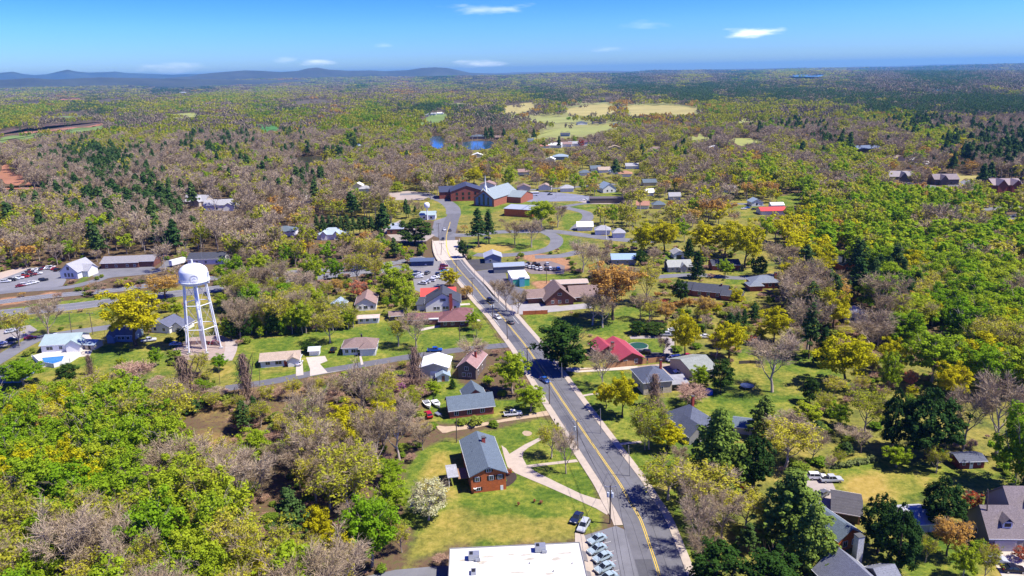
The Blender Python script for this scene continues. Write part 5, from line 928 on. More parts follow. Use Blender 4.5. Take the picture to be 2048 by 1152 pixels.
def vehicle(kind,col):
    body,gh_,W=PROF[kind]; paint=carpaint(col); e=empty('parked_car',(0,0,0),0); hw=W/2
    m_=MB().mat(paint); n_=len(body); vs=[(x,-hw*(.93 if z>.95 else 1),z) for x,z in body]+[(x,hw*(.93 if z>.95 else 1),z) for x,z in body]
    m_.add(vs,[tuple(range(n_)),tuple(range(2*n_-1,n_-1,-1))]+[(i,n_+i,n_+(i+1)%n_,(i+1)%n_) for i in range(n_)]); 
    if kind=='pickup': m_.mat(BLK).box(-2.6,-1.05,-hw*.78,hw*.78,1.045,1.07)
    m_.build('body',e)
    m_=MB().mat(GLASS); n_=len(gh_); b0=.9*hw; t0=.72*hw; mid=lambda z:b0 if z<1.2 else t0
    m_.add([(x,-mid(z),z) for x,z in gh_]+[(x,mid(z),z) for x,z in gh_],[tuple(range(n_)),tuple(range(2*n_-1,n_-1,-1))]+[(i,n_+i,n_+(i+1)%n_,(i+1)%n_) for i in range(n_)]); m_.build('windows',e)
    (xa,za),(xb,zb_)=gh_[1],gh_[2]; m_=MB().mat(paint); m_.box(xa-.05,xb+.05,-t0-.03,t0+.03,max(za,zb_)-.03,max(za,zb_)+.04)
    for s in(-1,1):
        m_.tube((gh_[0][0]+.05,s*b0,gh_[0][1]),(xa,s*t0,za),.05,n=4); m_.tube((gh_[3][0],s*b0,gh_[3][1]),(xb,s*t0,zb_),.045,n=4); m_.tube(((xa+xb)/2-.1,s*(b0+.01),1.03),((xa+xb)/2-.1,s*t0,za),.05,n=4)
    m_.build('roof',e)
    for sx in(-1,1):
        for s in (-1,1):
            x=sx*(body[-1][0]*.62); m_=MB().mat(TYRE); m_.tube((x,s*(hw-.2),.34),(x,s*(hw+.02),.34),.34,n=12); m_.mat(RIM).tube((x,s*(hw+.02),.34),(x,s*(hw+.035),.34),.2,n=8); m_.build('wheel',e)
    X1=body[-1][0]
    for s in(-1,1):
        m_=MB().mat(LIGHT); m_.box(X1-.12,X1+.02,s*hw*.68-.2,s*hw*.68+.2,.62,.78); m_.build('headlight',e)
        m_=MB().mat(TAIL); m_.box(-X1-.04,-X1+.04,s*hw*.72-.16,s*hw*.72+.16,.75,.95); m_.build('tail_light',e)
    return e
_veh={}
COL={'white':(.75,.76,.77),'silver':(.5,.53,.56),'navy':(.02,.03,.08),'black':(.012,.012,.014),'red':(.45,.015,.02),'darkred':(.2,.015,.02),'blue':(.02,.1,.42),'grey':(.13,.135,.145),'ltblue':(.4,.5,.53),'tan':(.45,.38,.28),'teal':(.05,.25,.3)}
NMV={'sedan':('parked_car','car'),'suv':('parked_suv','car'),'pickup':('pickup_truck','pickup truck'),'van':('white_van','van')}
def car(kind,col,px,py,yaw,label,group=None,name=None,at=None,reg=True):
    x,y=at or G(px,py)
    if (kind,col) in _veh: e=copy_tree(_veh[(kind,col)],loc=(x,y,.06),rz=math.radians(yaw))
    else: e=vehicle(kind,COL[col]); _veh[(kind,col)]=e; e.location=(x,y,.06); e.rotation_euler=(0,0,math.radians(yaw))
    e.name=name or NMV[kind][0]; e['label']=label; e['category']=NMV[kind][1]
    if 'group' in e: del e['group']
    if group: e['group']=group
    if reg: 
        a,b_=PX(x,y); k=mpp(x,y); q=2.6/k; VIS.append([(a-q,b_+q*.4),(a+q,b_+q*.4),(a+q,b_-q*.8),(a-q,b_-q*.8)])
    return e
# yaw 0 faces right, 90 faces away
POS=['nearest the main building corner','second from the top','third from the top','fourth from the top','fifth, half out of the frame']
for i,(x,y) in enumerate([(1194,1083),(1194,1103),(1205,1119),(1209,1140),(1215,1160)]):
    car('sedan','ltblue',x,y,212,'pale silver blue hatchback in the row by the white roofed building, '+['topmost of five','second of five','third of five','fourth of five','lowest of five'][i],'pale blue cars parked in a row')
car('sedan','navy',1153,1040,243,'dark navy car parked on the grass beside the utility pole'); car('suv','silver',1167,1057,246,'silver crossover parked on the grass below the navy car')
car('pickup','white',1026,831,8,'white pickup with a canopy on the dirt driveway above the lawn'); car('sedan','blue',1090,763,298,'blue car driving down the main road near the side street')
car('sedan','white',995,637,-62,'white car driving down the main road beside the maroon ranch house',name='moving_car'); car('sedan','grey',1021,647,118,'dark grey car driving up the main road past the white one',name='moving_car')
car('suv','black',981,604,-60,'black car driving down the main road beyond the maroon ranch house',name='moving_car'); car('sedan','white',889,461,-80,'small white car at the bridge junction',name='moving_car'); car('sedan','grey',900,462,100,'small grey car beside a white one at the bridge junction',name='moving_car'); car('sedan','black',886,480,-85,'small black car just before the bridge deck',name='moving_car')
car('suv','red',857,833,110,'red car on the grass beside the two boats')
car('sedan','white',598,717,90,'white car nearer the back on the drive of the tan roofed ranch house','white cars on the ranch house drive'); car('sedan','white',599,729,90,'white car nearer the street on the drive of the tan roofed ranch house','white cars on the ranch house drive')
car('suv','black',667,703,90,'black car at the left end of the white bungalow'); car('pickup','blue',870,703,2,'dark blue pickup parked on the side street')
car('van','white',1347,722,200,'white van in front, beside the weathered grey roof'); car('van','white',1360,728,195,'white van parked behind the first van'); car('sedan','white',1360,745,195,'white car under the tree beside the open carport',); car('sedan','silver',1375,750,195,'silver car under the green tree')
car('suv','black',1289,708,160,'black car at the edge of the round pool lawn'); car('pickup','silver',1334,672,-6,'silver pickup on the gravel above the gold tree'); car('sedan','white',1346,663,0,'white car behind the silver pickup'); car('sedan','white',1412,676,0,'white car under the bare tree by the hedge')
car('sedan','red',1376,715,0,'small red car beneath the golden tree')
car('suv','white',1634,958,-5,'white four wheel drive on the drive at the lower right'); car('pickup','silver',1662,963,0,'silver grey vehicle beside the white four wheel drive',); car('sedan','grey',1645,992,40,'dark grey car beside the charcoal carport')
car('suv','silver',1990,1125,-8,'silver white wagon on the big house drive'); car('sedan','black',2026,1143,-6,'black car at the bottom right corner')
car('sedan','black',8,795,-20,'black car at the left edge beside a white shed',); 
# left street cars
car('pickup','white',112,676,12,'white pickup on the street above the pool house'); car('sedan','darkred',62,678,20,'dark red car on the verge left of the pool house'); car('sedan','black',25,682,14,'black car on the verge near the left edge'); car('sedan','silver',22,665,50,'silver car in the gravel lot near the left edge'); car('sedan','white',2,689,30,'white car cut off by the left edge'); car('pickup','white',298,683,20,'white pickup on the drive below the blue roofed house')
car('sedan','darkred',430,689,0,'small dark red car inside the water tower compound'); car('sedan','silver',352,691,5,'silver car beside the water tower leg')
# dealer lot on the left
lotc=['white','white','darkred','silver','white','black','red','white','grey','white','silver','black','white','darkred']
n_=0
for row,(x0,y0,x1,y1,m_n) in enumerate([(8,566,78,548,8),(28,577,92,561,7),(58,545,100,537,9),(100,536,118,543,3),(44,552,70,545,4)]):
    for i in range(m_n):
        if row==1 and i in(0,5): continue
        t_=(i+.5)/m_n; c=lotc[(n_*5+row)%14]; n_+=1
        car(['sedan','suv','pickup'][n_%3],c,x0+(x1-x0)*t_,y0+(y1-y0)*t_,(15+row*25)%180,f"{'dark red' if c=='darkred' else c} car in the showroom lot, number {i+1} from the left of {['the front','the lower','the back','the gable side','the middle'][row]} row",'cars in the showroom lot')
car('suv','black',166,545,80,'black car behind the pointed showroom')
# parking beside the road
for i,(x,y,c,yw) in enumerate([(829,556,'navy',10),(834,553,'silver',10),(839,551,'white',10),(834,548,'navy',10),(838,556,'white',8),(855,548,'grey',70),(886,540,'darkred',5),(888,534,'darkred',5),(890,545,'teal',5),(879,551,'navy',10),(871,557,'white',15),(862,563,'white',160),(853,566,'silver',150),(845,569,'white',160),(884,553,'silver',5),(858,531,'silver',10)]):
    car(['sedan','suv'][i%2],c,x,y,yw,f"{ {'darkred':'dark red'}.get(c,c)} car in the roadside car park, {['leftmost, front','second from left','third from left','back left','behind the lime tree','alone in the middle','lower right corner','upper right corner','right edge','right, third up','near the red roof, right','near the red roof, middle','near the red roof, left','nearest the red roof','far right, between two','beside the navy shelter'][i]}",'cars in the roadside car park')
for i,(x,y,c) in enumerate([(1052,534,'silver'),(1059,536,'white'),(1066,537,'silver'),(1073,539,'white'),(1081,540,'white'),(1093,540,'black'),(1100,540,'white'),(1107,540,'grey'),(1116,540,'blue'),(1056,529,'black'),(1069,530,'black'),(1077,532,'black'),(1094,531,'silver')]):
    car('sedan' if i%2 else 'suv',c,x,y,100,f"{c} car on the used car lot, {['first','second','third','fourth','fifth','sixth','seventh','eighth','ninth','back row first','back row second','back row third','back row last'][i]} from the left",'cars on the used car lot')
for i,(x,y,c,w_) in enumerate([(1165,402,'white','left of the long brown building'),(1173,401,'silver','second by the long brown building'),(1180,402,'white','third by the long brown building'),(1100,390,'black','lone in the middle of the church lot'),(884,385,'silver','first by the church hall entrance'),(890,387,'white','second by the church hall entrance'),(1488,419,'white','in the clearing, left'),(1495,417,'blue','in the clearing, middle'),(1508,420,'black','in the clearing, right'),(975,478,'black','under the tall pine by the side road'),(948,468,'navy','at the mouth of the side road')]):
    car('sedan',c,x,y,10,f"{c} car parked {w_}",None)
# bus and box trailer
x,y=G(1063,392); e=empty('coach_bus',(x,y,.05),math.radians(2),'white and dark coach parked in the church lot','bus'); m_=MB().mat(WHITE); m_.box(-6,6,-1.25,1.25,.5,2.0); m_.box(-6,6,-1.25,1.25,2.9,3.4); m_.build('body',e); m_=MB().mat(GLASS); m_.box(-5.9,6.02,-1.22,1.22,2.0,2.9); m_.build('windows',e)
for sx in(-3.8,3.9,-2.6):
    for s in(-1,1): m_=MB().mat(TYRE); m_.tube((sx,s*1.0,.5),(sx,s*1.27,.5),.5,n=10); m_.build('wheel',e)
VIS.append([(1050,378),(1080,378),(1080,393),(1050,393)])
x,y=G(356,531); e=empty('box_trailer',(x,y,.05),math.radians(60),'white box trailer at the bottom of the tan power line cut','trailer'); m_=MB().mat(WHITE); m_.box(-4.5,4.5,-1.3,1.3,1.0,3.8); m_.build('box',e)
for sx in(-3,-2,3.5):
    for s in(-1,1): m_=MB().mat(TYRE); m_.tube((sx,s*1.0,.5),(sx,s*1.25,.5),.5,n=10); m_.build('wheel',e)
VIS.append([(346,513),(368,513),(366,532),(348,532)])
# two boats on the grass and a small trailer
def boat(px,py,yaw,label,cover):
    x,y=G(px,py); e=empty('motor_boat',(x,y,0),math.radians(yaw),label,'boat'); m_=MB().mat(WHITE); st_=[(-2.7,1.05,.9),(-1,1.1,.95),(.8,1.0,1.05),(2.0,.6,1.15),(2.9,.05,1.25)]; vs=[]
    for x_,w_,z_ in st_: vs+=[(x_,-w_,z_),(x_,-w_*.75,.45),(x_,w_*.75,.45),(x_,w_,z_)]
    fs=[]
    for i in range(4):
        for j in range(3): fs.append((4*i+j,4*i+4+j,4*i+5+j,4*i+1+j))
        fs.append((4*i+3,4*i+7,4*i+4,4*i))
    fs.append((0,1,2,3)); m_.add(vs,fs); m_.build('hull',e); m_=MB().mat(cover); m_.box(-2.2,.2,-.75,.75,.9,1.12); m_.build('cockpit',e); m_=MB().mat(GLASS); m_.box(.25,.5,-.7,.7,1.0,1.4); m_.build('windscreen',e); m_=MB().mat(BLK); m_.box(-3.15,-2.75,-.2,.2,.7,1.5); m_.build('outboard_motor',e)
    for s in(-1,1): m_=MB().mat(TYRE); m_.tube((-.8,s*.9,.3),(-.8,s*1.1,.3),.3,n=10); m_.build('trailer_wheel',e)
    m_=MB().mat(GALV); m_.box(-2.4,3.6,-.06,.06,.32,.42); m_.build('trailer_beam',e)
boat(855,812,-70,'small grey boat on a trailer behind the red car',mat((.25,.26,.27),.7,.1,1,name='boat_cover')); boat(873,811,-66,'white motor boat on a trailer beside the small grey one',mat((.6,.6,.58),.7,.1,1,name='boat_deck'))
x,y=G(876,831); e=empty('utility_trailer',(x,y,0),math.radians(-50),'small utility trailer between the red car and the brick house','trailer'); m_=MB().mat(GALV); m_.box(-1.1,1.1,-.65,.65,.5,.75); m_.box(1.1,2.2,-.05,.05,.45,.55); m_.build('bed',e)
for s in(-1,1): m_=MB().mat(TYRE); m_.tube((0,s*.7,.3),(0,s*.85,.3),.3,n=10); m_.build('wheel',e)
# ------------------------------------------------------------ pools, trampoline, fences, poles
x,y=G(1276,697); e=empty('round_pool',(x,y,0),0,'round above ground pool with dark green cover behind the crimson roofed house','pool'); m_=MB().mat(mat((.5,.48,.45),.6,.1,2,name='pool_wall')); m_.lathe([(3.75,0),(3.75,1.15),(3.6,1.18),(3.6,.95)],32); m_.build('wall',e); m_=MB().mat(mat((.015,.07,.05),.6,.1,1,name='pool_cover')); m_.lathe([(3.6,1.02),(0,1.02)],32); m_.build('cover',e); VIS.append([(1252,676),(1297,676),(1297,702),(1252,702)])
x,y=G(1494,776); e=empty('trampoline',(x,y,0),0,'round trampoline with dark blue mat on the yellow lawn','trampoline'); m_=MB().mat(mat((.04,.06,.14),.6,.1,1,name='trampoline_mat')); m_.lathe([(2.2,.86),(2.2,.92),(0,.92),(0,.88)],24); m_.build('mat',e)
for i in range(6): m_=MB().mat(GALV); t=i*1.047; m_.tube((2.1*math.cos(t),2.1*math.sin(t),0),(2.1*math.cos(t),2.1*math.sin(t),.9),.05); m_.build('leg',e)
x,y=G(1417,788); e=empty('play_ball_tent',(x,y,0),0,'blue rounded canopy standing on the grass beside the dark magnolia','canopy'); m_=MB().mat(mat((.02,.06,.4),.5,.1,1,name='blue_plastic')); m_.lathe([(1.3,0),(1.4,.8),(1.1,1.5),(.5,1.9),(0,2)],16); m_.build('dome',e,smooth=True)
POOLP=[(84,716),(128,712),(124,722),(108,729),(88,726)]
lot([(62,712),(84,706),(145,702),(166,706),(150,718),(118,732),(80,735)],.05,mat((.6,.57,.52),.8,.06,.5,name='pool_deck'),'pool_deck')
o=lot(POOLP,.08,mat((.03,.2,.55),.1,.06,1,name='pool_water',spec=.5),'swimming_pool',kind=None); tag(o,'bright blue swimming pool in front of the pale green roofed house','pool')
def wall_line(pts,h,th,m,name,label,cat='fence',n_=0,post=None):
    P=[G(*p) for p in pts]; e=empty(name,(P[0][0],P[0][1],0),0,label,cat); ox,oy=P[0]
    for i in range(len(P)-1):
        (x0,y0),(x1,y1)=P[i],P[i+1]; L_=math.hypot(x1-x0,y1-y0); ux,uy=(x1-x0)/L_,(y1-y0)/L_; nx_,ny_=-uy*th/2,ux*th/2
        m_=MB().mat(m); m_.prism([(x0-ox-nx_,y0-oy-ny_),(x1-ox-nx_,y1-oy-ny_),(x1-ox+nx_,y1-oy+ny_),(x0-ox+nx_,y0-oy+ny_)],0.05,h); m_.build('panel',e)
        k=max(2,int(L_/2.4)+1)
        for j in range(k):
            t=j/(k-1)*L_; px_,py_=x0-ox+ux*t,y0-oy+uy*t; m_=MB().mat(post or m); m_.box(px_-.07,px_+.07,py_-.07,py_+.07,0,h+.12); m_.build('post',e)
    return e
FW=mat((.42,.22,.1),.85,.2,1.5,kind='siding',name='cedar_fence'); FO=mat((.5,.14,.05),.85,.2,1.5,name='orange_fence'); FWH=mat((.72,.72,.7),.7,.05,1,name='white_fence')
wall_line([(1212,737),(1252,733),(1293,727)],1.9,.08,FW,'wooden_fence','tan board fence in front of the crimson roofed house'); wall_line([(1296,727),(1330,722)],1.9,.08,FW,'wooden_fence','short tan board fence beside the white vans'); wall_line([(1160,741),(1210,737)],.5,.3,mat((.5,.36,.22),.9,.1,1,name='sandstone'),'low_wall','low tan wall along the concrete drive','wall')
wall_line([(1046,630),(1072,629),(1095,628)],1.8,.08,FO,'wooden_fence','orange board fence at the edge of the brown building car park'); wall_line([(1340,612),(1362,612)],1.8,.08,FO,'wooden_fence','orange board fence beside the red maple')
wall_line([(66,718),(80,731),(108,736),(140,726),(162,712)],1.7,.08,FWH,'white_fence','white fence curving round the swimming pool')
wall_line([(372,690),(408,688),(442,692)],1.5,.3,mat((.3,.2,.17),.9,.1,1,name='block_wall'),'block_wall','low brown block wall behind the water tower legs','wall')
wall_line([(1478,728),(1500,727),(1525,728)],1.2,.05,mat((.12,.1,.08),.9,.1,1,name='old_rail'),'rail_fence','thin rail fence across the yellow lawn')
# ------------------------------------------------------------ poles and wires
PW=mat((.13,.1,.08),.9,.2,2,name='pole_wood'); PG=mat((.3,.29,.28),.6,.1,1,name='grey_pole')
POLE={}
def pole(key,bx,by,tx_,ty2,label,arm=True,tf=0,lamp=False,r=.16,m=PW,name='utility_pole'):
    x,y=G(bx,by); h=hz0(x,y,ty2); q=PX(x,y,h); lean=(tx_-q[0])*mpp(x,y,h)*.8
    e=empty(name,(x,y,0),0,label,'utility pole' if name=='utility_pole' else name.replace('_',' '))
    m_=MB().mat(m); m_.tube((0,0,0),(lean,0,h),r,r*.7,8); m_.build('pole',e)
    if arm:
        m_=MB().mat(GALV if tf else m); m_.box(lean-1.4,lean+1.4,-.07,.07,h-.5,h-.35); m_.build('crossarm',e)
        for s in(-1.2,0.05,1.2): m_=MB().mat(mat((.6,.6,.6),.4,.05,1,name='porcelain')); m_.tube((lean+s,0,h-.35),(lean+s,0,h-.1),.07); m_.build('insulator',e)
    for i in range(tf):
        t=i*2.1+3.4; m_=MB().mat(mat((.5,.55,.58),.5,.05,1,name='transformer_grey')); m_.tube((lean+.55*math.cos(t),.55*math.sin(t),h-2.9),(lean+.55*math.cos(t),.55*math.sin(t),h-1.8),.3,n=10); m_.build('transformer',e)
    if lamp:
        m_=MB().mat(GALV); m_.tube((lean,0,h-.3),(lean-2.2,0,h+.1),.05); m_.box(lean-2.7,lean-2.1,-.15,.15,h+.02,h+.16); m_.build('lamp_arm',e)
    POLE[key]=(x+lean,y,h); return e
pole('a',1220,1047,1221,970,'tall wooden utility pole with three transformers by the bottom car park',tf=3,r=.2); pole('b',1156,901,1153,840,'wooden utility pole with crossarm at the edge of the main lawn',tf=1)
pole('c',1099,809,1098,758,'bare wooden utility pole beside the dirt driveway mouth'); pole('d',1055,741,1054,694,'wooden utility pole opposite the big magnolia'); pole('e',1015,679,1013,637,'wooden utility pole where the side street meets the main road')
pole('f',985,639,985,602,'wooden utility pole with transformers beside the maroon ranch lawn',tf=3); pole('g',945,590,944,555,'wooden utility pole beside the white gabled house'); pole('h',913,549,912,519,'wooden utility pole near the car park entrance'); pole('i',882,510,884,486,'small utility pole at the left end of the bridge'); pole('j',878,478,877,446,'small utility pole beyond the bridge')
for k_,bx,by,t1,t2,lb in (('k',1202,867,1200,817,'slim grey pole on the right pavement beside the first street'),('l',1260,952,1256,891,'slim grey pole on the right pavement near the leaning tree'),('m',1124,761,1123,726,'slim grey pole at the corner of the concrete drive'),('n',1025,637,1024,603,'slim grey pole across the road from the brown roofed building'),('o',990,601,989,577,'slim grey pole beside the bare street trees')): pole(k_,bx,by,t1,t2,lb,arm=False,r=.11,m=PG)
pole('p',913,885,913,836,'lone wooden pole on the grass behind the main brick house',arm=False); pole('q',920,690,919,652,'lone wooden pole on the lawn near the side street',arm=False); pole('r',144,672,138,623,'left utility pole of a pair by the old street'); pole('s',186,669,179,625,'right utility pole of a pair by the old street'); pole('t',210,673,209,661,'short pole on the small lawn',arm=False,r=.08)
pole('u',326,544,317,496,'utility pole with lamp above the long grey building',lamp=True); pole('v',405,535,401,467,'tall thin antenna mast behind the water tower',arm=False,r=.09,m=PG,name='antenna_mast'); pole('w',720,779,714,719,'leaning wooden pole in the brush below the horseshoe drive',arm=False); pole('x',440,769,437,729,'thin pole in the brush below the water tower',arm=False,r=.1)
pole('y',1093,567,1093,536,'wooden pole beside the used car lot lawn',arm=False); pole('z',1350,714,1350,660,'wooden pole between the golden tree and the bare tree',arm=False); pole('aa',968,575,967,548,'sign post pole in the car wash lot',arm=False,r=.12,m=PG); pole('ab',950,556,949,538,'short pole at the car wash entrance',arm=False,r=.1,m=PG)
pole('ac',1200,446,1200,416,'pole beside the lane below the long brown building',arm=False); pole('ad',1042,398,1042,378,'lamp post at the church lot edge',arm=False,r=.12,m=PG,name='lamp_post'); pole('ae',1112,396,1112,376,'lamp post in the middle of the church lot',arm=False,r=.12,m=PG,name='lamp_post'); pole('af',1972,1080,1972,978,'tall dark pole in front of the large grey house',arm=False)
pole('ag',1212,478,1212,450,'white flag pole among the pale roofs',arm=False,r=.3,m=WHITE,name='flag_pole'); pole('ah',520,770,519,735,'thin leaning pole by the side street bend',arm=False,r=.09)
def wire(pts,label,off=0,sag=.6):
    m_=MB().mat(BLK)
    for i in range(len(pts)-1):
        a=Vector(pts[i])+Vector((off,0,-.15)); b_=Vector(pts[i+1])+Vector((off,0,-.15)); n_=8; pr=a
        for k_ in range(1,n_+1):
            t=k_/n_; q=a.lerp(b_,t)-Vector((0,0,sag*4*t*(1-t))); m_.tube(pr,q,.035,n=3,cap=False); pr=q
    o=m_.build('power_line'); tag(o,label,'power line'); return o
below=(*G(1262,1290),POLE['a'][2])
ch_=[below]+[POLE[c] for c in 'abcdefghij']
wire(ch_,'power line on the left tips of the roadside crossarms',-1.2); wire(ch_,'power line on the right tips of the roadside crossarms',1.2); wire([(x,y,z-2.2) for x,y,z in ch_],'sagging telephone cable below the roadside power lines',0,.9)
wire([POLE['k'],POLE['b']],'wire crossing the road to the first slim grey pole'); wire([POLE['l'],POLE['a']],'wire crossing the road from the transformer pole'); wire([POLE['m'],POLE['d']],'wire crossing the road near the big magnolia'); wire([POLE['r'],POLE['s']],'wire between the pair of poles on the old street')
# mailbox and bin by the kerb
x,y=G(1109,847); e=empty('mailbox',(x,y,0),0,'black mailbox on a post beside the left pavement','mailbox'); m_=MB().mat(WHITE); m_.box(-.06,.06,-.06,.06,0,1.1); m_.build('post',e); m_=MB().mat(BLK); m_.box(-.16,.16,-.25,.25,1.1,1.45); m_.build('box',e)
x,y=G(1115,853); e=empty('trash_bin',(x,y,0),0,'blue grey wheeled bin beside the left pavement','bin'); m_=MB().mat(mat((.1,.2,.24),.6,.1,1,name='bin_plastic')); m_.prism([(-.3,-.35),(.3,-.35),(.3,.35),(-.3,.35)],.1,1.0); m_.build('body',e); m_=MB().mat(BLK); m_.box(-.33,.33,-.38,.38,1.0,1.08); m_.build('lid',e)
